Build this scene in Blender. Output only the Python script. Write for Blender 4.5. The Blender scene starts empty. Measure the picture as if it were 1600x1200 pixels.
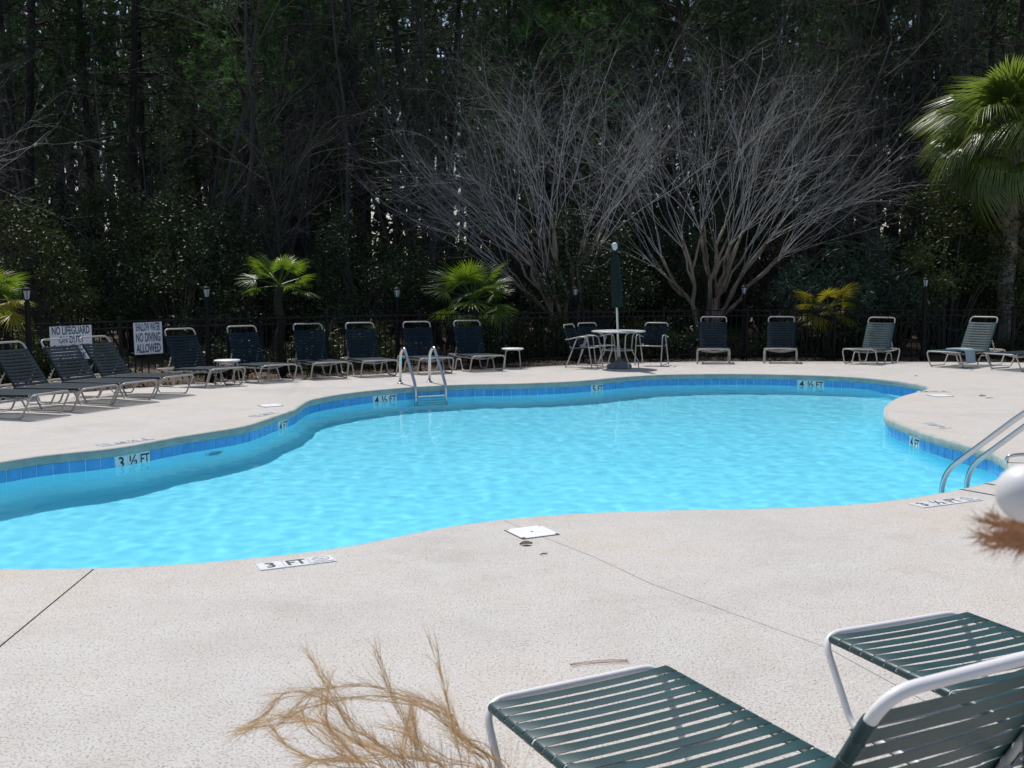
import bpy, bmesh, math, random
import numpy as np
from mathutils import Vector, Matrix, Euler
from mathutils.geometry import delaunay_2d_cdt

S = bpy.context.scene
C = S.collection
R = math.radians

# ------------------------------------------------------------------ camera, sky, sun, exposure
CAM_H, PITCH, ROLL = 1.65, R(5.6), R(-0.25)
cam_d = bpy.data.cameras.new('camera'); cam_d.lens = 36; cam_d.sensor_width = 36
cam_d.clip_start = 0.05; cam_d.clip_end = 4000
cam_d.dof.use_dof = True; cam_d.dof.focus_distance = 9.0; cam_d.dof.aperture_fstop = 9
cam = bpy.data.objects.new('camera', cam_d); C.objects.link(cam)
cam.matrix_world = Matrix.Translation((0, 0, CAM_H)) @ Matrix.Rotation(math.pi/2-PITCH, 4, 'X') @ Matrix.Rotation(ROLL, 4, 'Z')
S.camera = cam

SUN_AZ, SUN_EL = R(-26), R(60)          # to the back left, clockwise from the view axis
sun_dir = Vector((math.sin(SUN_AZ)*math.cos(SUN_EL), math.cos(SUN_AZ)*math.cos(SUN_EL), math.sin(SUN_EL)))
world = bpy.data.worlds.new("World"); S.world = world; world.use_nodes = True
wn = world.node_tree; bg = wn.nodes['Background']
sky = wn.nodes.new('ShaderNodeTexSky'); sky.sky_type = 'NISHITA'; sky.sun_disc = False
sky.sun_elevation = SUN_EL; sky.sun_rotation = SUN_AZ
sky.air_density = 1.0; sky.dust_density = 1.5
wn.links.new(sky.outputs[0], bg.inputs[0]); bg.inputs[1].default_value = 0.125
sun_d = bpy.data.lights.new('sun', 'SUN'); sun_d.energy = 4.2; sun_d.angle = R(0.5); sun_d.color = (1, .965, .92)
sun_d.cycles.is_caustics_light = True
sun = bpy.data.objects.new('sun', sun_d); C.objects.link(sun)
sun.rotation_euler = sun_dir.to_track_quat('Z', 'Y').to_euler(); sun.location = sun_dir*60
S.view_settings.view_transform = 'Standard'; S.view_settings.look = 'None'
S.view_settings.gamma = 1; S.view_settings.exposure = 0.0; S.view_settings.use_curve_mapping = False
S.cycles.use_denoising = True
S.cycles.max_bounces = 14; S.cycles.diffuse_bounces = 6; S.cycles.glossy_bounces = 4
S.cycles.transmission_bounces = 10; S.cycles.transparent_max_bounces = 8
S.cycles.sample_clamp_indirect = 6

rng = random.Random(11)
U = rng.uniform
CM = cam.matrix_world.copy()

def at(u, v, z=0.0):
    """point of the photograph (1600 x 1200) -> point of the place at height z"""
    d = CM.to_3x3() @ Vector((u-800, 600-v, -1600))
    o = CM.translation
    t = (z-o.z)/d.z
    return o + d*t

def atd(u, v, D):
    d = CM.to_3x3() @ Vector((u-800, 600-v, -1600))
    return CM.translation + d*(D/d.y)

# ------------------------------------------------------------------ node helpers
def mat(name, col=(.5, .5, .5), rough=.6, metal=0, spec=.5, **kw):
    m = bpy.data.materials.new(name); m.use_nodes = True
    p = m.node_tree.nodes['Principled BSDF']
    p.inputs['Base Color'].default_value = (*col, 1); p.inputs['Roughness'].default_value = rough
    p.inputs['Metallic'].default_value = metal; p.inputs['Specular IOR Level'].default_value = spec
    return m

def N(m, t): return m.node_tree.nodes.new(t)
def Lk(m, a, b): m.node_tree.links.new(a, b)
def P(m): return m.node_tree.nodes['Principled BSDF']
def coords(m, obj=False):
    if obj:
        return N(m, 'ShaderNodeTexCoord').outputs['Object']
    return N(m, 'ShaderNodeNewGeometry').outputs['Position']
def noise(m, scale, detail=4, rough=.55, vec=None, sc=(1, 1, 1)):
    n = N(m, 'ShaderNodeTexNoise'); n.inputs['Scale'].default_value = scale
    n.inputs['Detail'].default_value = detail; n.inputs['Roughness'].default_value = rough
    mp = N(m, 'ShaderNodeMapping'); mp.inputs['Scale'].default_value = sc
    Lk(m, vec if vec is not None else coords(m), mp.inputs['Vector']); Lk(m, mp.outputs[0], n.inputs['Vector'])
    return n.outputs['Fac']
def ramp(m, fac, stops):
    r = N(m, 'ShaderNodeValToRGB'); e = r.color_ramp.elements
    while len(e) < len(stops): e.new(.5)
    for i, (p, c) in enumerate(stops):
        e[i].position = p; e[i].color = (*c, 1) if len(c) == 3 else c
    Lk(m, fac, r.inputs[0]); return r.outputs[0]
def mix(m, a, b, f, mode='MIX'):
    n = N(m, 'ShaderNodeMix'); n.data_type = 'RGBA'; n.blend_type = mode
    for s, v in ((n.inputs[6], a), (n.inputs[7], b), (n.inputs[0], f)):
        if isinstance(v, (int, float)): s.default_value = v
        elif isinstance(v, tuple): s.default_value = (*v, 1)
        else: Lk(m, v, s)
    return n.outputs[2]
def bump(m, h, strength=.4, dist=.01):
    b = N(m, 'ShaderNodeBump'); b.inputs['Strength'].default_value = strength; b.inputs['Distance'].default_value = dist
    Lk(m, h, b.inputs['Height']); Lk(m, b.outputs[0], P(m).inputs['Normal']); return b
def vary(name, c1, c2, scale=8, rough=.6, metal=0, bumps=None, spec=.5, obj=True, lo=.35, hi=.65, sc=(1, 1, 1)):
    m = mat(name, c1, rough, metal, spec)
    v = coords(m, obj)
    f = noise(m, scale, 5, .6, v, sc)
    Lk(m, ramp(m, f, [(lo, c1), (hi, c2)]), P(m).inputs['Base Color'])
    if bumps: bump(m, noise(m, bumps[0], 4, .6, v, sc), bumps[1], bumps[2])
    return m
def per_object(m, col_out, amount=.25):
    """brightness differs a little from one object to the next"""
    oi = N(m, 'ShaderNodeObjectInfo'); hsv = N(m, 'ShaderNodeHueSaturation')
    mr = N(m, 'ShaderNodeMapRange'); Lk(m, oi.outputs['Random'], mr.inputs[0])
    mr.inputs[3].default_value = 1-amount; mr.inputs[4].default_value = 1+amount
    Lk(m, mr.outputs[0], hsv.inputs['Value']); Lk(m, col_out, hsv.inputs['Color'])
    Lk(m, hsv.outputs[0], P(m).inputs['Base Color'])

# concrete deck: knock-down texture with pits
def make_concrete(name, base, pit):
    m = mat(name, base, .82, 0, .25)
    big = noise(m, .45, 6, .65); mid = noise(m, 3.2, 5, .65); fine = noise(m, 95, 3, .6); blot = noise(m, 22, 4, .7)
    tone = ramp(m, big, [(.32, tuple(c*.87 for c in base)), (.5, base), (.66, (base[0]*1.03, base[1]*.975, base[2]*.92))])
    tone = mix(m, tone, (.56, .55, .545), ramp(m, mid, [(.42, (0, 0, 0)), (.75, (.45, .45, .45))]))
    pits = ramp(m, fine, [(.36, (1, 1, 1)), (.47, (0, 0, 0))])
    dens = ramp(m, blot, [(.38, (.25, .25, .25)), (.60, (1, 1, 1))])
    pf = mix(m, pits, dens, 1.0, 'MULTIPLY')
    col = mix(m, tone, pit, pf)
    drt = ramp(m, noise(m, 1.1, 9, .78), [(.54, (0, 0, 0)), (.74, (.40, .40, .40))])
    col = mix(m, col, (.30, .24, .19), drt)
    Lk(m, col, P(m).inputs['Base Color'])
    vor = N(m, 'ShaderNodeTexVoronoi'); vor.inputs['Scale'].default_value = 38; Lk(m, coords(m), vor.inputs['Vector'])
    h = mix(m, ramp(m, vor.outputs['Distance'], [(.2, (1, 1, 1)), (.6, (0, 0, 0))]), ramp(m, fine, [(.32, (0, 0, 0)), (.5, (1, 1, 1))]), .6)
    bump(m, h, .55, .006)
    return m
M = {}
M['deck'] = make_concrete('deck_concrete', (.50, .473, .438), (.20, .18, .165))
M['coping'] = vary('coping_concrete', (.30, .33, .30), (.42, .43, .38), 6, .8, bumps=(60, .3, .004), obj=False)
M['plaster'] = vary('pool_plaster', (.45, .815, .905), (.50, .845, .925), 1.2, .8, obj=False)
M['tile'] = vary('blue_tile', (.05, .27, .60), (.09, .37, .72), 7, .18, obj=False)
per = M['tile']
M['grout'] = mat('grout', (.62, .78, .86), .8)
M['white_tile'] = vary('white_tile', (.76, .78, .80), (.66, .68, .70), 12, .25, obj=False)
M['ink'] = mat('black_lettering', (.025, .025, .03), .5)
M['sign_ink'] = mat('navy_lettering', (.035, .05, .11), .5)
M['symbol_ink'] = mat('grey_lettering', (.16, .16, .18), .5)
M['lid'] = vary('white_plastic_lid', (.80, .80, .79), (.70, .70, .68), 15, .4)
M['ground'] = vary('pine_straw_ground', (.060, .040, .026), (.14, .095, .06), 2.2, .95, bumps=(30, .8, .05), obj=False)
M['mulch'] = vary('mulch', (.035, .024, .018), (.11, .075, .05), 30, .95, obj=False)
M['joint'] = mat('joint_dirt', (.05, .045, .04), .95)
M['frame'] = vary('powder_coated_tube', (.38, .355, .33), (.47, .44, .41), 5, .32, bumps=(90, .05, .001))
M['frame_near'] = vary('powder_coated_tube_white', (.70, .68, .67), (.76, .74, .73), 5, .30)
def strap_mat(name, c1, c2, rough):
    m = vary(name, c1, c2, 9, rough)
    col = P(m).inputs['Base Color'].links[0].from_socket
    per_object(m, col, .16)
    P(m).inputs['Coat Weight'].default_value = .06; P(m).inputs['Coat Roughness'].default_value = .25
    return m
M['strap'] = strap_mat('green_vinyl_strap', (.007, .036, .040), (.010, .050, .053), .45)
M['strap_far'] = strap_mat('shade_painted_vinyl_strap', (.0045, .014, .022), (.007, .021, .031), .7)  # the green vinyl again, with backlit shade and sky reflection put into its colour
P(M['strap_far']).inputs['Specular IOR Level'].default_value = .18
M['steel'] = mat('stainless_steel', (.62, .62, .63), .22, 1)
bump(M['steel'], noise(M['steel'], 60, 3, .5, coords(M['steel'], True), (1, 1, 14)), .06, .001)
M['black'] = mat('black_paint', (.005, .005, .006), .6, 0, .2)
M['glass_lamp'] = mat('frosted_lamp_glass', (.30, .34, .36), .35)
M['umb'] = vary('umbrella_canvas', (.003, .014, .012), (.006, .026, .020), 12, .85)
M['pole'] = mat('umbrella_pole', (.46, .47, .44), .45)
M['whiteball'] = mat('white_ball', (.62, .62, .62), .45)
M['table'] = mat('table_top', (.46, .52, .53), .35)
M['basegrey'] = vary('umbrella_base_grey', (.10, .11, .12), (.16, .17, .18), 9, .7)
M['towel'] = vary('blue_grey_towel', (.30, .37, .42), (.38, .45, .50), 30, .95, bumps=(120, .5, .004))
M['bark'] = vary('pine_bark', (.016, .013, .011), (.048, .037, .030), 5, .95, bumps=(7, 1, .05), sc=(1, 1, .25))
M['bark_grey'] = vary('grey_bark', (.035, .032, .029), (.085, .078, .07), 4, .9, sc=(1, 1, .3))
M['crape'] = vary('crape_myrtle_bark', (.20, .195, .185), (.40, .39, .375), 3.0, .7, sc=(1, 1, .35), bumps=(10, .5, .01))
M['crape_dark'] = vary('crape_myrtle_low_bark', (.07, .045, .032), (.25, .20, .155), 3.5, .75, sc=(1, 1, .3), bumps=(10, .6, .01))
M['trunk_palm'] = vary('palm_trunk_bark', (.10, .085, .07), (.26, .235, .20), 9, .95, bumps=(14, 1, .03), sc=(1, 1, .6))
def leafmat(name, c1, c2, trans=.35, rough=.45, spec=.5, scale=1.2, tcol=None, vary_by=.25):
    m = mat(name, c1, rough, 0, spec)
    col = ramp(m, noise(m, scale, 4, .6, coords(m, True)), [(.35, c1), (.65, c2)])
    per_object(m, col, .45 if 'needle' in name else vary_by)
    if trans > 0:
        tr = N(m, 'ShaderNodeBsdfTranslucent'); mx = N(m, 'ShaderNodeMixShader'); mx.inputs[0].default_value = trans
        out = m.node_tree.nodes['Material Output']
        Lk(m, P(m).outputs[0], mx.inputs[1]); Lk(m, tr.outputs[0], mx.inputs[2]); Lk(m, mx.outputs[0], out.inputs[0])
        if tcol: tr.inputs[0].default_value = (*tcol, 1)
        else: Lk(m, col, tr.inputs[0])
    return m
M['needle'] = leafmat('pine_needles', (.026, .060, .020), (.050, .105, .028), .35, .6, .3, .6)
M['evergreen'] = leafmat('glossy_evergreen_leaves', (.020, .036, .013), (.038, .060, .019), .12, .5, .28)
M['olive_leaf'] = leafmat('olive_green_leaves', (.030, .044, .012), (.06, .075, .018), .25, .5, .3)
M['oleander'] = leafmat('blue_green_leaves', (.025, .055, .033), (.040, .08, .048), .2, .5, .4)
M['brownleaf'] = leafmat('brown_dry_leaves', (.07, .045, .028), (.13, .085, .05), .2, .6, .3)
M['palmetto'] = leafmat('palmetto_fronds', (.05, .10, .012), (.09, .15, .018), .45, .38, .5, 3, (.17, .27, .015))
M['palmetto_y'] = leafmat('yellowing_palmetto_fronds', (.24, .24, .018), (.34, .29, .025), .5, .4, .5, 3, (.30, .26, .02))
M['sabal'] = leafmat('sabal_fronds', (.09, .13, .026), (.16, .20, .05), .45, .36, .7, 2, (.20, .28, .04))
M['deadfrond'] = leafmat('dead_fronds', (.22, .17, .12), (.34, .27, .20), .2, .7, .3, 3)
M['drygrass'] = leafmat('dry_grass', (.60, .38, .19), (.80, .62, .38), .35, .6, .3, 25, (.6, .42, .22))
M['farwood'] = leafmat('far_wood_leaves', (.012, .015, .010), (.026, .030, .018), .1, .7, .2, .2)

# water: a real refracting surface
m = bpy.data.materials.new('pool_water'); m.use_nodes = True
rf = N(m, 'ShaderNodeBsdfRefraction'); rf.inputs['Color'].default_value = (.62, .945, 1.0, 1); rf.inputs['IOR'].default_value = 1.33; rf.inputs['Roughness'].default_value = 0
gl = N(m, 'ShaderNodeBsdfGlossy'); gl.inputs['Roughness'].default_value = .04; fz_ = N(m, 'ShaderNodeFresnel'); fz_.inputs['IOR'].default_value = 1.16
mx_ = N(m, 'ShaderNodeMixShader'); Lk(m, fz_.outputs[0], mx_.inputs[0]); Lk(m, rf.outputs[0], mx_.inputs[1]); Lk(m, gl.outputs[0], mx_.inputs[2])
gs = N(m, 'ShaderNodeBsdfGlass'); gs.inputs['IOR'].default_value = 1.33; gs.inputs['Roughness'].default_value = 0; gs.inputs['Color'].default_value = (.80, .97, 1, 1)
geo = N(m, 'ShaderNodeNewGeometry'); mb_ = N(m, 'ShaderNodeMixShader'); Lk(m, geo.outputs['Backfacing'], mb_.inputs[0]); Lk(m, mx_.outputs[0], mb_.inputs[1]); Lk(m, gs.outputs[0], mb_.inputs[2])
Lk(m, mb_.outputs[0], m.node_tree.nodes['Material Output'].inputs[0]); m.node_tree.nodes.remove(P(m))
M['water'] = m

# ------------------------------------------------------------------ mesh helpers
class MB:
    def __init__(s): s.v = []; s.f = []
    def box(s, x0, x1, y0, y1, z0, z1, mx=None):
        b = len(s.v)
        pts = [(x0, y0, z0), (x1, y0, z0), (x1, y1, z0), (x0, y1, z0), (x0, y0, z1), (x1, y0, z1), (x1, y1, z1), (x0, y1, z1)]
        if mx is not None: pts = [tuple(mx @ Vector(p)) for p in pts]
        s.v += pts
        s.f += [(b, b+3, b+2, b+1), (b+4, b+5, b+6, b+7), (b, b+1, b+5, b+4), (b+1, b+2, b+6, b+5), (b+2, b+3, b+7, b+6), (b+3, b, b+4, b+7)]
        return s
    def tube(s, pts, r, n=8, cap=True):
        pts = [Vector(p) for p in pts]
        k = len(pts)
        if not hasattr(r, '__len__'): r = [r]*k
        b = len(s.v); up = None
        for i, p in enumerate(pts):
            t = (pts[min(i+1, k-1)]-pts[max(i-1, 0)])
            if t.length < 1e-9: t = Vector((0, 0, 1))
            t.normalize()
            if up is None:
                up = Vector((0, 0, 1)) if abs(t.z) < .9 else Vector((1, 0, 0))
            up = (up - t*up.dot(t))
            if up.length < 1e-6: up = t.orthogonal()
            up.normalize(); sd = t.cross(up)
            for j in range(n):
                a = 2*math.pi*j/n
                q = p + (up*math.cos(a)+sd*math.sin(a))*r[i]
                s.v.append((q.x, q.y, q.z))
        for i in range(k-1):
            for j in range(n):
                a = b+i*n+j; c = b+i*n+(j+1) % n
                s.f.append((a, c, c+n, a+n))
        if cap and n > 3:
            s.f.append(tuple(b+j for j in range(n))[::-1]); s.f.append(tuple(b+(k-1)*n+j for j in range(n)))
        return s
    def lathe(s, prof, n=16, c=(0, 0, 0)):
        b = len(s.v); k = len(prof)
        for (r, z) in prof:
            for j in range(n):
                a = 2*math.pi*j/n
                s.v.append((c[0]+r*math.cos(a), c[1]+r*math.sin(a), c[2]+z))
        for i in range(k-1):
            for j in range(n):
                a = b+i*n+j; d = b+i*n+(j+1) % n
                s.f.append((a, d, d+n, a+n))
        s.f.append(tuple(b+j for j in range(n))[::-1]); s.f.append(tuple(b+(k-1)*n+j for j in range(n)))
        return s
    def quad(s, a, b_, c, d):
        b = len(s.v); s.v += [tuple(a), tuple(b_), tuple(c), tuple(d)]; s.f.append((b, b+1, b+2, b+3)); return s
    def tri(s, a, b_, c):
        b = len(s.v); s.v += [tuple(a), tuple(b_), tuple(c)]; s.f.append((b, b+1, b+2)); return s
    def mesh(s, name, m, smooth=True):
        me = bpy.data.meshes.new(name); me.from_pydata(s.v, [], s.f); me.materials.append(m)
        if smooth: me.polygons.foreach_set('use_smooth', [True]*len(me.polygons))
        me.update(); return me
    def build(s, name, m, parent=None, smooth=True, loc=None):
        o = bpy.data.objects.new(name, s.mesh(name, m, smooth)); C.objects.link(o)
        if parent is not None: o.parent = parent
        if loc is not None: o.location = loc
        return o
def edge_sharp(o, ang=35):
    me = o.data
    try: me.set_sharp_from_angle(angle=R(ang))
    except Exception: pass
    return o
def link(name, me, parent=None, loc=(0, 0, 0), rot=(0, 0, 0), sc=None):
    o = bpy.data.objects.new(name, me); C.objects.link(o)
    o.parent = parent; o.location = loc; o.rotation_euler = rot
    if sc is not None: o.scale = sc if hasattr(sc, '__len__') else (sc, sc, sc)
    return o
def tag(o, label=None, cat=None, group=None, kind=None):
    if label: o['label'] = label
    if cat: o['category'] = cat
    if group: o['group'] = group
    if kind: o['kind'] = kind
    return o
def empty(name, loc=(0, 0, 0), rz=0):
    o = bpy.data.objects.new(name, None); C.objects.link(o); o.location = loc; o.rotation_euler = (0, 0, rz)
    o.empty_display_size = .1; return o
KIDS = {}
def copy_tree(o, kids=None):
    c = o.copy(); C.objects.link(c)
    for ch in [k for k in bpy.data.objects if k.parent == o]:
        d = ch.copy(); C.objects.link(d); d.parent = c
        for g in [k for k in bpy.data.objects if k.parent == ch]:
            e = g.copy(); C.objects.link(e); e.parent = d
    return c
def rounded(pts, rad, n=5):
    """polyline with rounded corners"""
    pts = [Vector(p) for p in pts]; out = [pts[0]]
    for i in range(1, len(pts)-1):
        a, b, c = pts[i-1], pts[i], pts[i+1]
        r = rad[i] if hasattr(rad, '__len__') else rad
        d1 = (a-b); d2 = (c-b); r = min(r, d1.length*.49, d2.length*.49)
        p0 = b+d1.normalized()*r; p1 = b+d2.normalized()*r
        for k in range(n+1):
            t = k/n; out.append(p0*(1-t)**2+b*2*t*(1-t)+p1*t*t)
    out.append(pts[-1]); return out
def text_obj(body, size, m, name='lettering', parent=None, bold=.012, sx=1.0, depth=.0008, mw=None, align='CENTER', spacing=1.0):
    cu = bpy.data.curves.new('txt', 'FONT'); cu.body = body; cu.size = size; cu.align_x = align; cu.align_y = 'CENTER'
    cu.offset = bold*size; cu.extrude = depth; cu.resolution_u = 3; cu.space_line = spacing
    to = bpy.data.objects.new('txt', cu)
    C.objects.link(to)
    me = bpy.data.meshes.new_from_object(to)
    bpy.data.objects.remove(to); bpy.data.curves.remove(cu)
    me.name = name; me.materials.clear(); me.materials.append(m)
    for v in me.vertices: v.co.x *= sx
    o = bpy.data.objects.new(name, me); C.objects.link(o)
    if parent is not None: o.parent = parent
    if mw is not None: o.matrix_local = mw
    return o

# ------------------------------------------------------------------ pool outline
far_px = [(0, 722), (73, 711), (180, 700), (281, 682), (340, 673), (385, 665), (432, 649.5), (460, 640), (474, 630.5), (490, 623.5), (537, 615), (580, 610),
          (642, 604.8), (721, 600.8), (800, 599.3), (862, 597.3), (912, 594.6), (962, 590), (1012, 586.3), (1062, 584.7), (1110, 584.2),
          (1160, 584), (1235, 585.3), (1300, 587.3), (1350, 590), (1400, 595), (1437, 600.5), (1449, 604.5), (1445, 609), (1425, 614), (1405, 620),
          (1388, 629), (1381, 638), (1382, 650), (1395, 658), (1420, 667.5), (1450, 678.5), (1490, 690), (1525, 699.5), (1550, 707.5), (1570, 719),
          (1577, 730), (1572, 740), (1550, 750.5), (1505, 762), (1450, 772.5), (1400, 780), (1350, 785.5), (1300, 789), (1200, 793.3), (1100, 795),
          (1000, 797.5), (900, 801.5), (800, 809), (700, 821.5), (650, 831), (600, 841.5), (550, 851), (500, 859), (450, 865), (400, 870),
          (300, 879), (200, 884.5), (150, 886), (0, 887)]
ctrl = [at(u, v).to_2d() for u, v in far_px]
ctrl += [Vector(p) for p in ((-3.9, 6.05), (-4.7, 6.5), (-5.25, 7.3), (-5.35, 7.5), (-5.1, 9.0))]
def catmull(P_, per=12):
    out = []; n = len(P_)
    for i in range(n):
        p0, p1, p2, p3 = P_[i-1], P_[i], P_[(i+1) % n], P_[(i+2) % n]
        for k in range(per):
            t = k/per
            out.append(.5*((2*p1)+(p2-p0)*t+(2*p0-5*p1+4*p2-p3)*t*t+(3*p1-p0-3*p2+p3)*t**3))
    return out
def resample(P_, step):
    d = [0]; n = len(P_)
    for i in range(n): d.append(d[-1]+(P_[(i+1) % n]-P_[i]).length)
    L = d[-1]; k = round(L/step); out = []; j = 0
    for i in range(k):
        s = L*i/k
        while d[j+1] < s: j += 1
        t = (s-d[j])/max(1e-9, d[j+1]-d[j]); out.append(P_[j].lerp(P_[(j+1) % n], t))
    return out
fine = catmull(ctrl)
fine = resample(fine, .076)
for _ in range(3):
    n_ = len(fine); fine = [(fine[i-1]+fine[i]*2+fine[(i+1) % n_])/4 for i in range(n_)]
fine = resample(fine, .076)
area = sum(fine[i].x*fine[(i+1) % len(fine)].y-fine[(i+1) % len(fine)].x*fine[i].y for i in range(len(fine)))
if area < 0: fine.reverse()
if len(fine) % 2: fine = fine[:-1]
NF = len(fine)
def normals(P_):
    n = len(P_); out = []
    for i in range(n):
        t = (P_[(i+1) % n]-P_[i-1]).normalized(); out.append(Vector((t.y, -t.x)))   # outward for ccw
    return out
NRM = normals(fine)
def off(d): return [p+nn*d for p, nn in zip(fine, NRM)]

def inside(p, poly):
    c = False; n = len(poly); j = n-1; x, y = p[0], p[1]
    for i in range(n):
        xi, yi = poly[i][0], poly[i][1]; xj, yj = poly[j][0], poly[j][1]
        if (yi > y) != (yj > y) and x < (xj-xi)*(y-yi)/(yj-yi)+xi: c = not c
        j = i
    return c

# ------------------------------------------------------------------ deck of poured slabs
DROP = -.11
deck_far = [at(u, v, DROP).to_2d() for u, v in ((0, 626), (60, 618), (120, 613), (200, 607), (282, 601), (400, 593.5), (540, 587), (660, 580.5), (820, 573.5), (910, 569.5), (1000, 566.5),
                                         (1100, 564.5), (1250, 564.5), (1400, 565), (1500, 565.5), (1600, 566.5))]
deck_poly = [Vector((-9.2, 12.9)), Vector((-8.5, 14.2))] + deck_far + [Vector((13, 22.6)), Vector((15, 18)), Vector((16, 10)), Vector((15, -2)), Vector((4, -4)), Vector((-9, -4)), Vector((-13, 4)), Vector((-11.5, 9))]
edge = off(.045)
def seg_dist(p, a, b):
    ab = b-a; t = max(0, min(1, (p-a).dot(ab)/ab.length_squared)); return (p-(a+ab*t)).length
farline = deck_poly[:len(deck_far)+3]
def zd(x, y):
    """the far deck falls gently towards the fence"""
    if y < 11: return 0.0
    p = Vector((x, y)); d = min(seg_dist(p, farline[i], farline[i+1]) for i in range(len(farline)-1))
    return DROP*max(0, 1-d/2.2) if d < 2.2 else 0.0
joints = [[at(150, 886).to_2d(), at(0, 1010).to_2d()],
          [at(783, 811).to_2d(), at(848, 839).to_2d(), at(930, 871).to_2d(), at(1017, 912).to_2d(), at(1292, 1012).to_2d(), at(1420, 1082).to_2d()],
          [at(1381, 645).to_2d(), at(1600, 648).to_2d()]]
ext = []
for J in joints:
    J = [p.copy() for p in J]
    a = (J[0]-J[1]).normalized()
    J[0] = J[0]+a*.12
    b = (J[-1]-J[-2]).normalized()
    J[-1] = J[-1]+b*(2.5 if len(J) > 2 else (8 if J[0].y < 9 and J[0].x < 0 and J[-1].y < J[0].y else (5 if J[0].x > 4.0 and J[0].y > 12 else .6)))
    ext.append(J)
joints = ext
HWS = [.0055, .0022, .003]

def cdt_faces(loops, slits, keep, grid=None):
    vs, es = [], []
    for lp in loops:
        b = len(vs); vs += [Vector((p[0], p[1])) for p in lp]; n = len(lp); es += [(b+i, b+(i+1) % n) for i in range(n)]
    for J, HW in zip(slits, HWS):
        nn = []
        for i in range(len(J)):
            t = (J[min(i+1, len(J)-1)]-J[max(i-1, 0)]).normalized(); nn.append(Vector((-t.y, t.x)))
        for sgn in (1, -1):
            b = len(vs); vs += [J[i]+nn[i]*HW*sgn for i in range(len(J))]; es += [(b+i, b+i+1) for i in range(len(J)-1)]
    if grid: vs += grid
    v, e, f, *_ = delaunay_2d_cdt(vs, es, [], 0, 1e-6)
    out = []
    for t in f:
        c = sum((v[i] for i in t), Vector((0, 0)))/len(t)
        if keep(c): out.append(tuple(t))
    return v, out
def in_slit(c):
    for J, HW in zip(joints, HWS):
        for i in range(len(J)-1):
            if seg_dist(c, J[i], J[i+1]) < HW*.98: return True
    return False
drng = random.Random(9)
dgrid = [Vector((x+drng.uniform(-.1, .1), y+drng.uniform(-.1, .1))) for x in np.arange(-13, 16, .6) for y in np.arange(11, 24, .45)]
dgrid = [g for g in dgrid if inside(g, deck_poly) and not inside(g, off(.2)) and not in_slit(g) and min(seg_dist(g, J[i], J[i+1]) for J in joints for i in range(len(J)-1)) > .05]
# the light brown concrete; lids and depth tiles are let in on top (4 mm proud)
v2, f2 = cdt_faces([deck_poly, edge], joints, lambda c: inside(c, deck_poly) and not inside(c, edge) and not in_slit(c), dgrid)
# components
par = list(range(len(v2)))
def find(a):
    while par[a] != a: par[a] = par[par[a]]; a = par[a]
    return a
for t in f2:
    for i in t[1:]: par[find(i)] = find(t[0])
comps = {}
for t in f2: comps.setdefault(find(t[0]), []).append(t)
deck_root = empty('pool_deck'); tag(deck_root, kind='structure')
for fs in sorted(comps.values(), key=lambda a: -len(a)):
    idx = {}; mb = MB()
    edges = {}
    for t in fs:
        a = v2[t[0]]; b = v2[t[1]]; c = v2[t[2]]
        if (b-a).cross(c-a) < 0: t = t[::-1]
        q = []
        for i in t:
            if i not in idx: idx[i] = len(mb.v); mb.v.append((v2[i].x, v2[i].y, zd(v2[i].x, v2[i].y)))
            q.append(idx[i])
        mb.f.append(tuple(q))
        for k in range(len(q)): edges[(q[k], q[(k+1) % len(q)])] = 1
    if len(fs) < 2: continue
    bd = [(a, b) for (a, b) in edges if (b, a) not in edges]
    low = {}
    for a, b in bd:
        for i in (a, b):
            if i not in low: low[i] = len(mb.v); x, y, z = mb.v[i]; mb.v.append((x, y, z-.09))
        mb.f.append((b, a, low[a], low[b]))
    mb.build('deck_slab', M['deck'], deck_root, smooth=False)
vb, fb = cdt_faces([deck_poly, edge], [], lambda c: inside(c, deck_poly) and not inside(c, edge), dgrid)
mb = MB(); mb.v = [(p.x, p.y, zd(p.x, p.y)-.055) for p in vb]; mb.f = [t if (vb[t[1]]-vb[t[0]]).cross(vb[t[2]]-vb[t[0]]) > 0 else t[::-1] for t in fb]
mb.build('joint_bed', M['joint'], deck_root, smooth=False)

# ------------------------------------------------------------------ ground to the horizon
outer = [Vector((2500*math.cos(a), 2500*math.sin(a))) for a in [2*math.pi*i/24 for i in range(24)]]
inner = []
for i in range(len(deck_poly)):
    c_ = Vector((1, 9)); inner.append(c_+(deck_poly[i]-c_)*.985)
grng = random.Random(3)
gpts = [Vector((x+grng.uniform(-.4, .4), y+grng.uniform(-.4, .4))) for x in np.arange(-45, 46, 1.8) for y in np.arange(-6, 80, 1.8)]
gpts = [g for g in gpts if not inside(g, inner)]
vg, fg = cdt_faces([outer, inner], [], lambda c: inside(c, outer) and not inside(c, inner), gpts)
def gz(x, y):
    if inside((x, y), deck_poly): return -.03 + DROP*(1 if y > 11 else 0)*.9
    d = max(0, y-24)
    return -.03 + (DROP if y > 12 else 0) + min(1, d/6)*(.10*math.sin(x*.5+1)*math.sin(y*.37)+.05*math.sin(x*1.3)*math.cos(y*1.1))
mb = MB(); mb.v = [(p.x, p.y, gz(p.x, p.y)) for p in vg]; mb.f = [t if (vg[t[1]]-vg[t[0]]).cross(vg[t[2]]-vg[t[0]]) > 0 else t[::-1] for t in fg]
tag(mb.build('ground', M['ground']), kind='structure')

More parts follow.
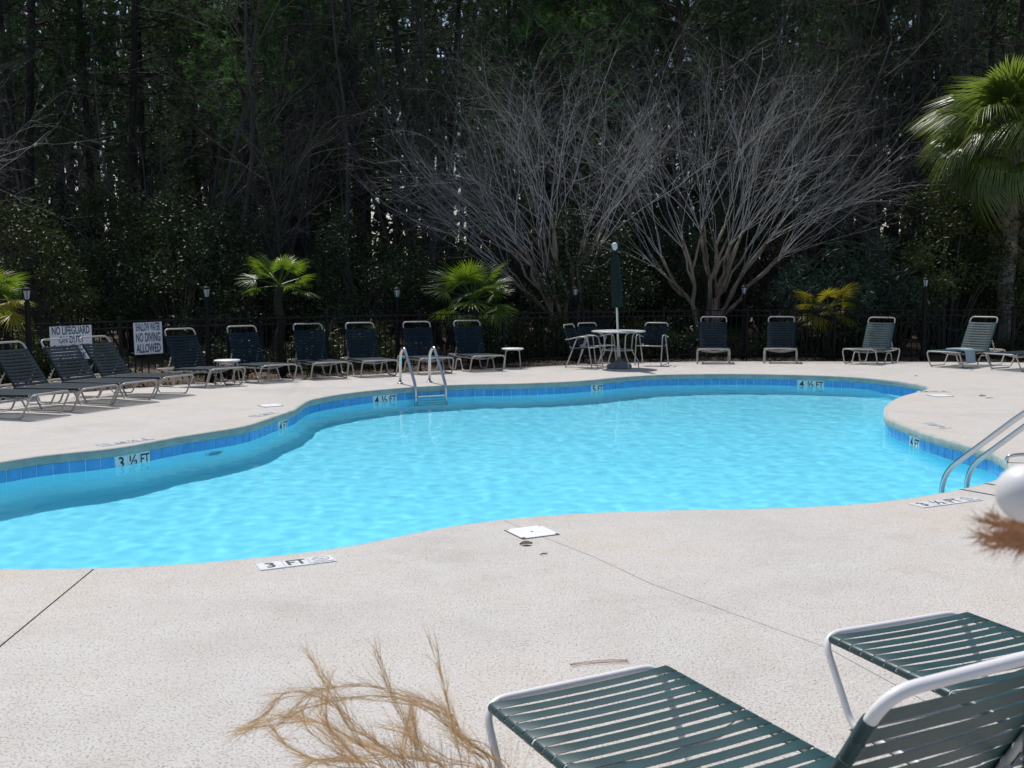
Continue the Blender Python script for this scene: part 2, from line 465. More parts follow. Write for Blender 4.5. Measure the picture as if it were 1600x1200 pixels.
# ------------------------------------------------------------------ pool
pool = empty('swimming_pool'); tag(pool, kind='structure')
def ring(profile, m, name, parent, smooth=True):
    mb = MB(); k = len(profile)
    for (d, z) in profile:
        for p in off(d): mb.v.append((p.x, p.y, z))
    for i in range(k-1):
        for j in range(NF):
            a = i*NF+j; b = i*NF+(j+1) % NF
            mb.f.append((a, b, b+NF, a+NF))
    return mb.build(name, m, parent, smooth)
cop = ring([(.045, 0), (.02, -.001), (.010, -.004), (.003, -.012), (0, -.024), (0, -.078), (.004, -.088), (.014, -.094), (.04, -.095)], M['coping'], 'coping', pool)
FLOOR = -1.28
prof = [(.034, -.08), (.034, -.26), (.036, -.262), (.030, -.8), (.0, FLOOR+.22), (-.08, FLOOR+.08), (-.22, FLOOR)]
wall = ring(prof, M['plaster'], 'pool_wall', pool)
vf, ff = cdt_faces([off(-.22)], [], lambda c: inside(c, off_in))if False else (None, None)
off_in = off(-.22)
vf, ff = cdt_faces([off_in], [], lambda c: inside(c, off_in))
def fz(y): return FLOOR
mb = MB(); mb.v = [(p.x, p.y, FLOOR) for p in vf]; mb.f = [t if (vf[t[1]]-vf[t[0]]).cross(vf[t[2]]-vf[t[0]]) > 0 else t[::-1] for t in ff]
flo = mb.build('pool_floor', M['plaster'], pool)
# tiles, one by one along the water line: two outline steps (0.152 m) each
markers = {}   # tile index -> text
NT = NF//2
def tile_at(u, v):
    p = at(u, v).to_2d(); return min(range(NT), key=lambda i: ((fine[2*i]+fine[(2*i+2) % NF])/2-p).length)
wmarks = [((212, 697), ['3', '½', 'FT'], 'white waterline tiles reading 3 1/2 FT on the far left pool wall'),
          ((441, 646), ['4', 'FT'], 'white waterline tiles reading 4 FT left of the pool corner bend'),
          ((597, 608.5), ['4', '½', 'FT'], 'white waterline tiles reading 4 1/2 FT just left of the pool ladder'),
          ((926, 593), ['5', 'FT'], 'white waterline tiles reading 5 FT below the umbrella table'),
          ((1266, 586), ['4', '½', 'FT'], 'white waterline tiles reading 4 1/2 FT below the yellowing palmetto'),
          ((1424, 669), ['4', 'FT'], 'white waterline tiles reading 4 FT on the right hand pool wall')]
used = {}
for (uv, tx, lab) in wmarks:
    c0 = tile_at(*uv); k = len(tx); ids = [(c0-k//2+i) % NT for i in range(k)]
    ids = ids[::-1]      # ccw outline seen from inside runs right to left
    g = empty('depth_marker', (*((fine[2*c0]).to_tuple()), -.25)); tag(g, lab, 'depth marker', 'depth markers at the waterline')
    for i_, t_ in zip(ids, tx): used[i_] = (g, t_)
tmesh = MB()
# bevelled tile, local x along, y outward(depth), z up
tmesh.v = [(-.0715, -.0055, -.0735), (.0715, -.0055, -.0735), (.0715, -.0055, .0735), (-.0715, -.0055, .0735),
           (-.0725, 0, -.0745), (.0725, 0, -.0745), (.0725, 0, .0745), (-.0725, 0, .0745)]
tmesh.f = [(0, 1, 2, 3), (0, 4, 5, 1), (1, 5, 6, 2), (2, 6, 7, 3), (3, 7, 4, 0)]
me_tile = tmesh.mesh('waterline_tile', M['tile'], False); me_wt = tmesh.mesh('white_tile', M['white_tile'], False)
gro = ring([(.031, -.085), (.031, -.258)], M['grout'], 'grout_band', pool)
TZ = -.095-.0765
order = sorted(range(NT), key=lambda i: -((fine[2*i].y > 9) + 0))
cnt = 0
for i in range(NT):
    a = fine[2*i]+NRM[2*i]*.030; b = fine[(2*i+2) % NF]+NRM[(2*i+2) % NF]*.030
    mid = (a+b)/2; d = (b-a); ang = math.atan2(d.y, d.x)+math.pi   # local x flipped so text reads from inside
    sx = d.length/.152*.985
    nn = Vector((d.y, -d.x)).normalized()
    if i in used:
        g, t_ = used[i]
        o = link('tile', me_wt, g, (mid.x-g.location.x, mid.y-g.location.y, TZ-g.location.z), (0, 0, ang), (sx, 1, 1))
        mw = Matrix.Translation(o.location) @ Matrix.Rotation(ang, 4, 'Z') @ Matrix.Translation((0, -.0062, -.002)) @ Matrix.Rotation(math.pi/2, 4, 'X')
        text_obj(t_, .150 if t_ == 'FT' else .165, M['ink'], 'lettering', g, .02, .80 if t_ == 'FT' else .95, .0006, mw)
    else:
        o = link('tile', me_tile, pool, (mid.x, mid.y, TZ), (R(U(-.3, .3)), 0, ang+R(U(-.4, .4))), (sx, 1, 1))
for o in (wall, flo): o.cycles.is_caustics_receiver = True

# water surface with real ripples
st = .04; xs = np.arange(-5.7, 6.2, st); ys = np.arange(5.4, 19.2, st)
X, Y = np.meshgrid(xs, ys); Z = np.zeros_like(X); r_ = np.random.RandomState(5)
for k in range(46):
    lam = .13*1.045**k
    a = R(25)+r_.normal()*1.0; w = 2*math.pi/lam
    Z += (.00075 if lam < .4 else .0004)*lam*np.sin(w*(X*math.cos(a)+Y*math.sin(a))+r_.rand()*6.28 + .8*np.sin(w*.23*(X*math.sin(a)-Y*math.cos(a))+r_.rand()*6))
WZ = -.198
lim = off(.028)
mask = np.zeros(X.shape, bool)
lx = np.array([p.x for p in lim]); ly = np.array([p.y for p in lim])
jx = np.roll(lx, 1); jy = np.roll(ly, 1)
for r in range(X.shape[0]):
    y = ys[r]; cr = (ly > y) != (jy > y)
    xi = (jx[cr]-lx[cr])*(y-ly[cr])/(jy[cr]-ly[cr])+lx[cr]
    mask[r] = (xs[:, None] < xi[None, :]).sum(1) % 2 == 1
m2 = mask.copy()
for dy in (-1, 0, 1):
    for dx in (-1, 0, 1): m2 |= np.roll(np.roll(mask, dy, 0), dx, 1)
idx = -np.ones(X.shape, int); idx[m2] = np.arange(m2.sum())
vs = list(zip(X[m2].tolist(), Y[m2].tolist(), (WZ+Z[m2]).tolist()))
q = m2[:-1, :-1] & m2[1:, :-1] & m2[:-1, 1:] & m2[1:, 1:]
fs = np.stack([idx[:-1, :-1][q], idx[:-1, 1:][q], idx[1:, 1:][q], idx[1:, :-1][q]], 1).tolist()
mb = MB(); mb.v = vs; mb.f = fs
wat = mb.build('water', M['water']); tag(wat, kind='structure'); wat.cycles.is_caustics_caster = True

# round underwater light in the left wall
pl = empty('pool_light'); tag(pl, 'round underwater pool light right of the far left 3 1/2 FT wall tiles', 'pool light')
ti = tile_at(334, 674); a = fine[2*ti]; nn = NRM[2*ti]
pl.location = (a.x+nn.x*.03, a.y+nn.y*.03, -.55); pl.rotation_euler = (math.pi/2, 0, math.atan2(-nn.y, -nn.x)+math.pi/2)
MB().lathe([(.135, -.01), (.135, .012), (.12, .02), (.105, .014), (.105, -.01)], 28).build('trim_ring', M['steel'], pl)
MB().lathe([(.104, -.01), (.104, .004), (.05, .012), (.01, .014)], 24).build('lens', mat('pool_light_lens', (.12, .22, .26), .2), pl)

# ------------------------------------------------------------------ lounger
def strap_mesh(W, r, wid, m, sag=.004, name='strap', seg=6):
    """vinyl strap stretched between two tubes and wrapped round them; y = 0..wid"""
    pts = []
    rr = r+.0015
    for k in range(6):
        a = R(300-210*k/5)   # 300 -> 90 over the outside of the left tube
        pts.append((-W/2+rr*math.cos(a), rr*math.sin(a)))
    for k in range(1, seg):
        t = k/seg; pts.append((-W/2+W*t, rr-sag*4*t*(1-t)))
    for k in range(6):
        a = R(90-210*k/5); pts.append((W/2+rr*math.cos(a), rr*math.sin(a)))
    th = .0022; mb = MB(); n = len(pts); pr = [(0, .0006), (.003, 0), (wid-.003, 0), (wid, .0006)]
    nrm = []
    for i in range(n):
        a = pts[max(i-1, 0)]; b = pts[min(i+1, n-1)]; t = Vector((b[0]-a[0], b[1]-a[1])).normalized(); nrm.append((-t.y, t.x))
    def yw(i, y): return wid/2+(y-wid/2)*(1.24 if i < 6 or i >= n-6 else 1.0)
    for (y, dn) in pr:
        for i in range(n): mb.v.append((pts[i][0]+nrm[i][0]*(th-dn), yw(i, y), pts[i][1]+nrm[i][1]*(th-dn)))
    for (y, dn) in (pr[3], pr[0]):
        for i in range(n): mb.v.append((pts[i][0], yw(i, y), pts[i][1]))
    k = 6
    for j in range(k):
        for i in range(n-1):
            a = j*n+i; b = ((j+1) % k)*n+i
            mb.f.append((a, a+1, b+1, b))
    me = mb.mesh(name, m, True)
    try: me.set_sharp_from_angle(angle=R(50))
    except Exception: pass
    return me
def lounger(name, angle, W=.66, near=False, green=False, hinge=1.22, back=.76, Wb=.55):
    root = empty(name); H = .305; r = .0132; L = 1.87
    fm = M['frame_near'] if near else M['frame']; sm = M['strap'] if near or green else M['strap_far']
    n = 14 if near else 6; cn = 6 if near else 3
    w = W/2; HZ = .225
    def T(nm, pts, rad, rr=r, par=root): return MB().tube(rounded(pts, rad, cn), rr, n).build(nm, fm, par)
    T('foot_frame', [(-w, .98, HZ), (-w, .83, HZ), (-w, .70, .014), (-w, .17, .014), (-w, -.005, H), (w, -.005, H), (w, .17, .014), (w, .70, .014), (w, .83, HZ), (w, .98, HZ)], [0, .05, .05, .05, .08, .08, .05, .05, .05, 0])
    T('head_frame', [(-w, .98, HZ), (-w, 1.13, HZ), (-w, 1.27, .014), (-w, 1.68, .014), (-w, L, H), (w, L, H), (w, 1.68, .014), (w, 1.27, .014), (w, 1.13, HZ), (w, .98, HZ)], [0, .05, .05, .05, .08, .08, .05, .05, .05, 0])
    for s in (-1, 1):
        T('side_rail', [(s*(w-.008), .035, H-.002), (s*(w-.008), L-.04, H-.002)], 0)
        for y in (.90, 1.07): T('strut', [(s*w, y, HZ), (s*(w-.006), y+(.02 if y < 1 else -.02), H)], 0, .009)
        for y in (.26, .62, 1.34, 1.62): MB().box(s*w-.012, s*w+.012, y-.022, y+.022, .0, .007).build('foot_pad', M['basegrey'], root)
    for y in (.46, 1.0, L-.22):
        T('cross_brace', [(-w+.01, y, H-.015), (-w+.12, y, H-.05), (0, y, H-.08), (w-.12, y, H-.05), (w-.01, y, H-.015)], .1, .011)
    a = angle; ca, sa = math.cos(a), math.sin(a); wb = Wb/2
    def bp(x, t, dn=0): return (x, hinge+t*ca-dn*sa, H+t*sa+dn*ca)
    T('back_frame', [bp(-wb, 0), bp(-wb, back), bp(wb, back), bp(wb, 0)], [0, .075, .075, 0])
    sy = min(hinge+.30*ca+.20, L-.10)
    for s in (-1, 1):   # notched supports behind the back
        x = s*(wb-.025); top = Vector(bp(x, .30, -.012)); bot = Vector((x, sy, H-.012))
        T('support_bar', [top, bot], 0, .009)
        k = MB(); dv = (bot-top).normalized(); up = Vector((0, dv.z, -dv.y))
        for j in range(3):
            q = top.lerp(bot, .35+.2*j); k.box(-.004, .004, -.008, .008, -.032, .0, Matrix.Translation(q) @ Matrix(((1, 0, 0), (0, dv.y, up.y), (0, dv.z, up.z))).to_4x4())
        k.build('notch', fm, root, False)
    T('stop_bar', [(-w+.01, sy, H-.014), (w-.01, sy, H-.014)], 0, .009)
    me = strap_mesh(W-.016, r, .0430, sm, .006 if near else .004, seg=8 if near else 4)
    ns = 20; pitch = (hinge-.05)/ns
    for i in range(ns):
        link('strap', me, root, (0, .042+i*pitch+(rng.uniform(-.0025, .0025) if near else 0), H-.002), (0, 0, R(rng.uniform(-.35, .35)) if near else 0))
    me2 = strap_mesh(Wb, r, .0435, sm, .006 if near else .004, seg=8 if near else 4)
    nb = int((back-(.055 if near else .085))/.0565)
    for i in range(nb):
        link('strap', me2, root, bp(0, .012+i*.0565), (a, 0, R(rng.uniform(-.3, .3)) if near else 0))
    return root
def place(o, F, head):
    """foot-end centre F, heading angle measured clockwise from the view axis"""
    z0 = zd(F[0], F[1]); hx, hy = F[0]+1.8*math.sin(head), F[1]+1.8*math.cos(head)
    o.location = (F[0], F[1], z0); o.rotation_euler = (math.atan2(zd(hx, hy)-z0, 1.8), 0, -head)
def solve_head(F, uB, A, yB=1.56):
    best = None
    for k in range(0, 181):
        h = R(-90+k) ; x = F.x+yB*math.sin(h); y = F.y+yB*math.cos(h)
        e = abs(x/y-(uB-800)/1600)
        if best is None or e < best[0]: best = (e, h)
    return best[1]
far_proto = lounger('sun_lounger', R(64))
G = 'sun loungers lined up along the fence'
specs = [  # foot-end centre px, back top u, label
    ((358, 603), 281.5, 'shade-painted strap sun lounger just right of the NO DIVING sign, small table beyond its foot'),
    ((438, 595.5), 378.5, 'shade-painted strap sun lounger under the small palmetto, right of the round low side table'),
    ((518, 590), 482, 'shade-painted strap sun lounger just right of and below the small dark palmetto'),
    ((595, 586.5), 563, 'shade-painted strap sun lounger immediately left of the steel pool ladder'),
    ((683, 582.5), 652, 'shade-painted strap sun lounger standing behind the steel pool ladder'),
    ((764, 578.5), 729, 'shade-painted strap sun lounger below the tallest palmetto, with a side table at its right'),
    ((1114.5, 568.5), 1115, 'shade-painted strap sun lounger facing straight out under the right crape myrtle'),
    ((1219, 567.5), 1220.5, 'shade-painted strap sun lounger facing straight out, left of the yellowing palmetto'),
    ((1341, 569.5), 1377, 'dark green strap sun lounger right of the yellowing palmetto, turned to the left'),
    ((1472, 574.5), 1537, 'dark green strap sun lounger with a folded towel over its seat edge'),
    ((1562, 579), 1652, 'rightmost sun lounger on the far deck, cut off by the picture edge')]
first = True; green_proto = None
LP = []
for (F, ub, lab) in specs:
    f = at(*F); h = solve_head(f, ub, 0)
    gr_n = lab.startswith('dark green')  # better lit pair keeps plain green; the others have shade painted into their straps
    if gr_n and green_proto is None: o = green_proto = lounger('sun_lounger', R(60), green=True)
    else: o = copy_tree(green_proto) if gr_n else (far_proto if first else copy_tree(far_proto))
    first = False
    place(o, f, h); tag(o, lab, 'sun lounger', G); LP.append((o, f, h))
low_proto = None
for (bar, ub_, lab) in [((279, 587), 147, 'third shade-painted strap sun lounger from the left edge, between the two white signs'),
                    ((219, 596), 90, 'second shade-painted strap sun lounger from the left, its back overlapping the NO LIFEGUARD sign'),
                    ((157, 604), 11, 'leftmost sun lounger whose back is in view, left of the NO LIFEGUARD sign'),
                    ((80, 613.5), -85, 'sun lounger at the left picture edge with only its foot end in view')]:
    if low_proto is None: low_proto = o = lounger('sun_lounger', R(53))
    else: o = copy_tree(low_proto)
    F = at(bar[0], bar[1], .31); F.z = 0; place(o, F, solve_head(F, ub_, 0, 1.68)); tag(o, lab, 'sun lounger', G)
# near loungers
A1, B1 = at(757, 1092, .318), at(1033, 1034, .318)
n1 = lounger('sun_lounger', R(60), (A1-B1).to_2d().length, near=True, hinge=1.25, back=.70, Wb=.62)
d = (B1-A1).to_2d(); mid = ((A1+B1)/2)
h1 = math.atan2(d.y, d.x)     # width direction; length runs perpendicular towards camera
def place_by_bar(o, A, B):
    d = (B-A).to_2d().normalized(); mid = (A+B)/2
    # local +y = towards the head = perpendicular, pointing to camera side
    yv = Vector((d.y, -d.x)); ang = math.atan2(yv.y, yv.x)-math.pi/2
    o.location = (mid.x, mid.y, 0); o.rotation_euler = (0, 0, ang)
place_by_bar(n1, A1, B1)
tag(n1, 'large foreground green strap sun lounger with white tube frame, nearest the camera', 'sun lounger', 'sun loungers in the foreground')
A2, B2 = at(1287, 988, .318), at(1502, 952, .318)
n2 = lounger('sun_lounger', R(30), (A2-B2).to_2d().length, near=True)
place_by_bar(n2, A2, B2)
tag(n2, 'second foreground green strap sun lounger, behind the raised back of the nearest one', 'sun lounger', 'sun loungers in the foreground')
# towel over the seat edge of the lounger on the right
o13, f13, h13 = LP[9]
tw = MB(); mx = o13.matrix_basis
def sheet(mb, path, w0, w1, th=.012):
    k = len(path); b = len(mb.v)
    for (y0) in (w0, w1):
        for (x, z) in path: mb.v.append((x, y0, z))
    for (y0) in (w0, w1):
        for (x, z) in path: mb.v.append((x, y0, z+th))
    for i in range(k-1):
        mb.f += [(b+i, b+i+1, b+k+i+1, b+k+i), (b+2*k+i, b+3*k+i, b+3*k+i+1, b+2*k+i+1), (b+i, b+2*k+i, b+2*k+i+1, b+i+1), (b+k+i, b+k+i+1, b+3*k+i+1, b+3*k+i)]
path = [(-.42+.0, .10), (-.405, .16), (-.395, .24), (-.385, .30), (-.36, .34), (-.30, .345), (-.2, .35), (-.1, .345), (0, .342)]
path = [(-x, z) for x, z in path]
sheet(tw, path, .12, .48, .03)
two = tw.build('towel', M['towel']); two.location = o13.location; two.rotation_euler = o13.rotation_euler
tag(two, 'folded pale blue grey towel draped over the side of a sun lounger', 'towel')

# ------------------------------------------------------------------ side tables
def side_table():
    root = empty('side_table'); fm = M['frame']
    MB().lathe([(.0, .395), (.205, .395), (.222, .402), (.225, .415), (.215, .425), (0, .425)], 24).build('table_top', M['lid'], root)
    for k in range(4):
        a = R(45+90*k); c, s = math.cos(a), math.sin(a)
        MB().tube(rounded([(c*.12, s*.12, .385), (c*.19, s*.19, .385), (c*.235, s*.235, .0)], .05, 4), .011, 6).build('leg', fm, root)
    return root
st1 = side_table(); p_ = at(356, 599.5, -.05); st1.location = (p_.x, p_.y, zd(p_.x, p_.y))
tag(st1, 'small white side table behind the fourth lounger from the left', 'side table', 'small side tables between loungers')
st2 = copy_tree(st1); p_ = at(801, 575, -.05); st2.location = (p_.x, p_.y, zd(p_.x, p_.y))
tag(st2, 'small white side table standing alone on the far deck left of the umbrella table', 'side table', 'small side tables between loungers')

# ------------------------------------------------------------------ dining set and umbrella
tp = at(966, 575.5)
tb = empty('patio_table', (tp.x, tp.y, 0)); tag(tb, 'round patio table with pale glass top and tubular legs under the closed umbrella', 'table')
MB().lathe([(.0, .705), (.50, .705), (.515, .712), (.515, .726), (.50, .733), (0, .733)], 40).build('table_top', M['table'], tb)
MB().tube([(.515*math.cos(a), .515*math.sin(a), .719) for a in [2*math.pi*i/36 for i in range(37)]], .013, 6, False).build('rim', M['frame'], tb)
for k in range(4):
    a = R(20+90*k); c, s = math.cos(a), math.sin(a)
    MB().tube(rounded([(c*.42, s*.42, .70), (c*.31, s*.31, .66), (c*.28, s*.28, .35), (c*.44, s*.44, .12), (c*.44, s*.44, 0)], .07, 4), .012, 6).build('leg', M['frame'], tb)
MB().tube([(.29*math.cos(a), .29*math.sin(a), .36) for a in [2*math.pi*i/24 for i in range(25)]], .008, 6, False).build('brace_ring', M['frame'], tb)
ub = empty('patio_umbrella', (tp.x+.02, tp.y+.03, 0)); ub.rotation_euler = (0, R(-2.4), 0)
tag(ub, 'closed dark green patio umbrella with white ball finial standing through the table', 'umbrella')
MB().lathe([(.24, 0), (.25, .02), (.24, .07), (.12, .12), (.05, .16), (.035, .22)], 24).build('base', M['basegrey'], ub)
MB().lathe([(.035, .16), (.035, .42), (.019, .43), (.019, 2.3)], 12).build('pole', M['pole'], ub)
cn = MB(); nf = 16; zs = [1.18, 1.22, 1.5, 1.75, 2.0, 2.18, 2.28]; rs = [.085, .10, .105, .10, .085, .06, .03]
for z, rr in zip(zs, rs):
    for j in range(nf*2):
        a = 2*math.pi*j/(nf*2)+z*.4; q = rr*(1 if j % 2 else .72)*(1+.12*math.sin(j*1.7)); cn.v.append((q*math.cos(a), q*math.sin(a), z))
for i in range(len(zs)-1):
    for j in range(nf*2):
        a = i*nf*2+j; b = i*nf*2+(j+1) % (nf*2); cn.f.append((a, b, b+nf*2, a+nf*2))
cn.f.append(tuple(range(nf*2))[::-1])
cn.build('canopy', M['umb'], ub)
MB().lathe([(.01, 2.26), (.03, 2.29), (.034, 2.30), (.052, 2.33), (.058, 2.365), (.05, 2.40), (.028, 2.425), (.004, 2.432)], 14).build('finial', M['whiteball'], ub)
MB().tube([(-.09, -.02, 2.13), (-.2, -.02, 2.02), (-.4, 0, 1.96), (-.62, 0, 2.02)], .0022, 4).build('cord', M['basegrey'], ub)
def chair():
    root = empty('patio_chair'); fm = M['frame']; w = .27; r = .0115
    for s in (-1, 1):   # y = front(-) to back(+)
        MB().tube(rounded([(s*w, -.27, 0), (s*w, -.17, .60), (s*w, -.05, .62), (s*w, .26, .56), (s*(w-.01), .30, .555)], .06, 4), r, 6).build('arm', fm, root)
        MB().tube([(s*w, .05, .585), (s*w, .30, 0)], r, 6).build('leg', fm, root)
        MB().tube([(s*w, -.25, .02), (s*w, .28, .02)], .008, 6).build('runner', fm, root)
    MB().tube(rounded([(-w+.03, -.22, .40), (-w+.03, .2, .38), (-w+.03, .36, .84), (w-.03, .36, .84), (w-.03, .2, .38), (w-.03, -.22, .40)], [0, .06, .07, .07, .06, 0], 4), r, 6).build('back_frame', fm, root)
    MB().tube([(-w, -.215, .40), (w, -.215, .40)], r, 6).build('seat_bar', fm, root)
    me = strap_mesh(2*w-.06, .012, .046, M['strap_far'], .012, seg=4)
    for i in range(7): link('strap', me, root, (0, -.2+i*.055, .40-.003*i))
    dy, dz = .16, .46; L_ = math.hypot(dy, dz); an = math.atan2(dz, dy)
    for i in range(6):
        t = .05+.062*i; link('strap', me, root, (0, .2+t*math.cos(an), .38+t*math.sin(an)), (an, 0, 0))
    return root
ch = chair(); chs = [((914, 574), -62, 'strap patio chair at the left front of the round table, side on'),
                     ((934, 570), -35, 'strap patio chair tucked behind the left side of the round table'),
                     ((1018, 570.5), 24, 'strap patio chair on the right of the round table')]
for i, (px, a, lab) in enumerate(chs):
    o = ch if i == 0 else copy_tree(ch); p_ = at(*px); o.location = (p_.x, p_.y, 0); o.rotation_euler = (0, 0, R(-a)); tag(o, lab, 'chair', 'patio chairs round the table')
chs_objs = None

# ------------------------------------------------------------------ pool ladder (far)
def ladder_rail(mb_list): pass
pa, pb_ = at(647, 604.3), at(692, 602)
tng = (pb_-pa).to_2d().normalized(); out = Vector((-tng.y, tng.x))
lad = empty('pool_ladder', ((pa.x+pb_.x)/2, (pa.y+pb_.y)/2, 0), math.atan2(tng.y, tng.x)); tag(lad, 'polished steel pool ladder with two arched rails on the far side of the pool', 'pool ladder')
hw = (pb_-pa).length/2+.01
for s in (-1, 1):
    MB().tube(rounded([(s*hw, .62, 0), (s*hw, .60, .50), (s*hw, .42, .62), (s*hw, .04, .36) if False else (s*hw, .30, .50), (s*hw, -.09, .02), (s*hw, -.11, -.3), (s*hw, -.11, -1.05)], [0, .10, .10, .12, .12, .05, 0], 6), .025, 10).build('rail', M['steel'], lad)
    MB().lathe([(.055, 0), (.055, .008), (.04, .018), (.024, .022)], 18, (s*hw, .62, 0)).build('flange', M['steel'], lad)
    MB().tube([(s*hw, .62, .0), (s*hw, .62, .01)], .023, 8).build('collar', M['steel'], lad)
for z in (-.16, -.42, -.68, -.94):
    MB().box(-hw+.018, hw-.018, -.155, -.065, z-.012, z+.012).build('step', mat('step_plastic', (.30, .42, .42), .5) if z == -.16 else bpy.data.materials['step_plastic'], lad, False)
# near handrails: long sloping figure of tube
q1, q2 = at(1497, 763), at(1536, 754)
tng = (q2-q1).to_2d().normalized(); inn = Vector((tng.y, -tng.x))   # towards deck (camera side)
hr = empty('pool_ladder', (q1.x, q1.y, 0), math.atan2(tng.y, tng.x)); tag(hr, 'shiny steel handrails rising from the near pool edge at the right', 'handrail')
sp = (q2-q1).length
for x in (0, sp):
    ptsr = [(x, .14, -1.0), (x, .14, .10), (x, -.50, .66), (x, -.72, .80), (x, -1.35, .80), (x, -1.5, .6), (x, -1.5, 0)]
    MB().tube(rounded(ptsr, [0, .16, .1, .12, .14, .1, 0], 7), .0215, 14).build('rail', M['steel'], hr)
    MB().lathe([(.055, 0), (.055, .008), (.04, .018), (.024, .022)], 18, (x, -1.5, 0)).build('flange', M['steel'], hr)
for z in (-.45, -.75):
    MB().box(.018, sp-.018, .09, .19, z-.012, z+.012).build('step', bpy.data.materials['step_plastic'], hr, False)
q = at(1574, 722); gr = empty('grab_rail', (q.x, q.y, 0)); tag(gr, 'low bent steel rail at the right picture edge above the white ball', 'handrail')
MB().tube(rounded([(-.01, 0, 0), (.0, 0, .055), (.10, -.02, .075), (.75, -.12, .05), (.78, -.12, 0)], .04, 5), .017, 10).build('rail', M['steel'], gr)

# ------------------------------------------------------------------ deck markers and lids
def no_diving(parent, x0, s=.152):
    R0 = s*.33; mb = MB(); n = 28
    for rr in (R0, R0*.86):
        for k in range(n):
            a = 2*math.pi*k/n; mb.v.append((x0+rr*math.cos(a), s*.10+rr*math.sin(a)*.9, .0002))
    for k in range(n): mb.f.append((k, (k+1) % n, n+(k+1) % n, n+k))
    w = .004; c, s_ = math.cos(R(-45)), math.sin(R(-45))
    for d0, d1, ox, oy, ww in ((-R0*.9, R0*.9, 0, 0, w), ):
        a = Vector((x0+c*d0+ox, s*.10+s_*d0*.9+oy, .0003)); b = Vector((x0+c*d1+ox, s*.10+s_*d1*.9+oy, .0003)); nn = Vector((-s_, c, 0))*ww*.5
        mb.quad(a-nn, b-nn, b+nn, a+nn)
    # diver: body stroke, arms, head
    for (ax, ay, bx, by, ww) in ((-.022, .028, .004, .004, .008), (.004, .004, .020, .006, .006), (-.022, .028, -.034, .018, .006), (-.03, -.026, .03, -.026, .003)):
        a = Vector((x0+ax, s*.10+ay*.8, .0004)); b = Vector((x0+bx, s*.10+by*.8, .0004)); t = (b-a).normalized(); nn = Vector((-t.y, t.x, 0))*ww*.5
        mb.quad(a-nn, b-nn, b+nn, a+nn)
    o = mb.build('symbol', M['symbol_ink'], parent, False); o.location.z = .0065
    text_obj('NO DIVING', .026, M['symbol_ink'], 'lettering', parent, .02, .95, .0003, Matrix.Translation((x0, -s*.36, .0068)))
dt = MB().box(-.0745, .0745, -.0745, .0745, -.01, .006); me_dt = dt.mesh('deck_tile', M['white_tile'], False)
def deck_marker(c_px, l_px, r_px, items, lab, flip=False):
    l, r = at(*l_px), at(*r_px); c = at(*c_px); d = (r-l).to_2d(); ang = math.atan2(d.y, d.x)+(math.pi if flip else 0)
    g = empty('depth_marker', (c.x, c.y, 0), ang); tag(g, lab, 'depth marker', 'depth markers let into the deck')
    k = len(items)
    for i, t_ in enumerate(items):
        x = (i-(k-1)/2)*.152
        link('tile', me_dt, g, (x, 0, 0), (0, 0, 0))
        if t_ == 'X': no_diving(g, x)
        elif t_: text_obj(t_, .145, M['ink'], 'lettering', g, .025, .9 if len(t_) < 2 else .78, .0004, Matrix.Translation((x, 0, .0066)))
deck_marker((463, 880), (402, 887), (525, 872), ['3', 'FT', 'X'], 'white 3 FT and no diving tiles on the near deck left of the white lid')
deck_marker((1478, 785), (1422, 792), (1534, 778), ['3', '½', 'FT', 'X'], 'white 3 1/2 FT tiles in the deck below the steel handrails')
deck_marker((196, 691), (160, 696), (232, 686), ['3', '½', 'FT', 'X'], 'upside down 3 1/2 FT tiles on the far left deck', True)
deck_marker((412, 648), (392, 652), (432, 644), ['4', 'FT', 'X'], 'upside down 4 FT tiles on the deck at the left pool bend', True)
deck_marker((1461, 665), (1444, 660), (1478, 669), ['4', 'FT', 'X'], 'worn 4 FT tiles on the right deck above the right pool wall', True)
deck_marker((1459, 612), (1450, 612), (1468, 612), ['4', '½', 'FT'], 'small depth tiles beside the flat white lid on the right deck', True)
def lid(corners, lab, hole=True):
    c = sum((at(*p) for p in corners), Vector())/4; a, b = at(*corners[0]), at(*corners[1])
    ang = math.atan2((b-a).y, (b-a).x); g = empty('skimmer_lid', (c.x, c.y, 0), ang); tag(g, lab, 'skimmer lid', 'white skimmer lids in the deck')
    s = .135; bm = bmesh.new()
    r = bmesh.ops.create_cube(bm, size=1); bmesh.ops.scale(bm, vec=(2*s, 2*s, .014), verts=bm.verts)
    bmesh.ops.bevel(bm, geom=[e for e in bm.edges if abs(e.verts[0].co.z-e.verts[1].co.z) > .005], offset=.025, segments=4, affect='EDGES')
    me = bpy.data.meshes.new('lid'); bm.to_mesh(me); bm.free(); me.materials.append(M['lid'])
    link('lid', me, g, (0, 0, .001))
    MB().lathe([(.012, .006), (.012, .0088), (.007, .009), (.0, .0075)], 12).build('screw', M['basegrey'], g)
    MB().box(-s-.004, s+.004, -s-.004, s+.004, -.003, .002).build('rim', M['joint'], g, False)
lid([(788, 830), (845, 823), (875, 834), (815, 843)], 'square white skimmer lid on the near deck at the pool edge')
lid([(406, 633), (436, 631), (440, 635), (410, 637)], 'flat white skimmer lid on the far left deck by the pool bend')
lid([(1450, 618), (1486, 617), (1488, 619), (1452, 620)], 'flat white skimmer lid on the right deck behind the pool corner')

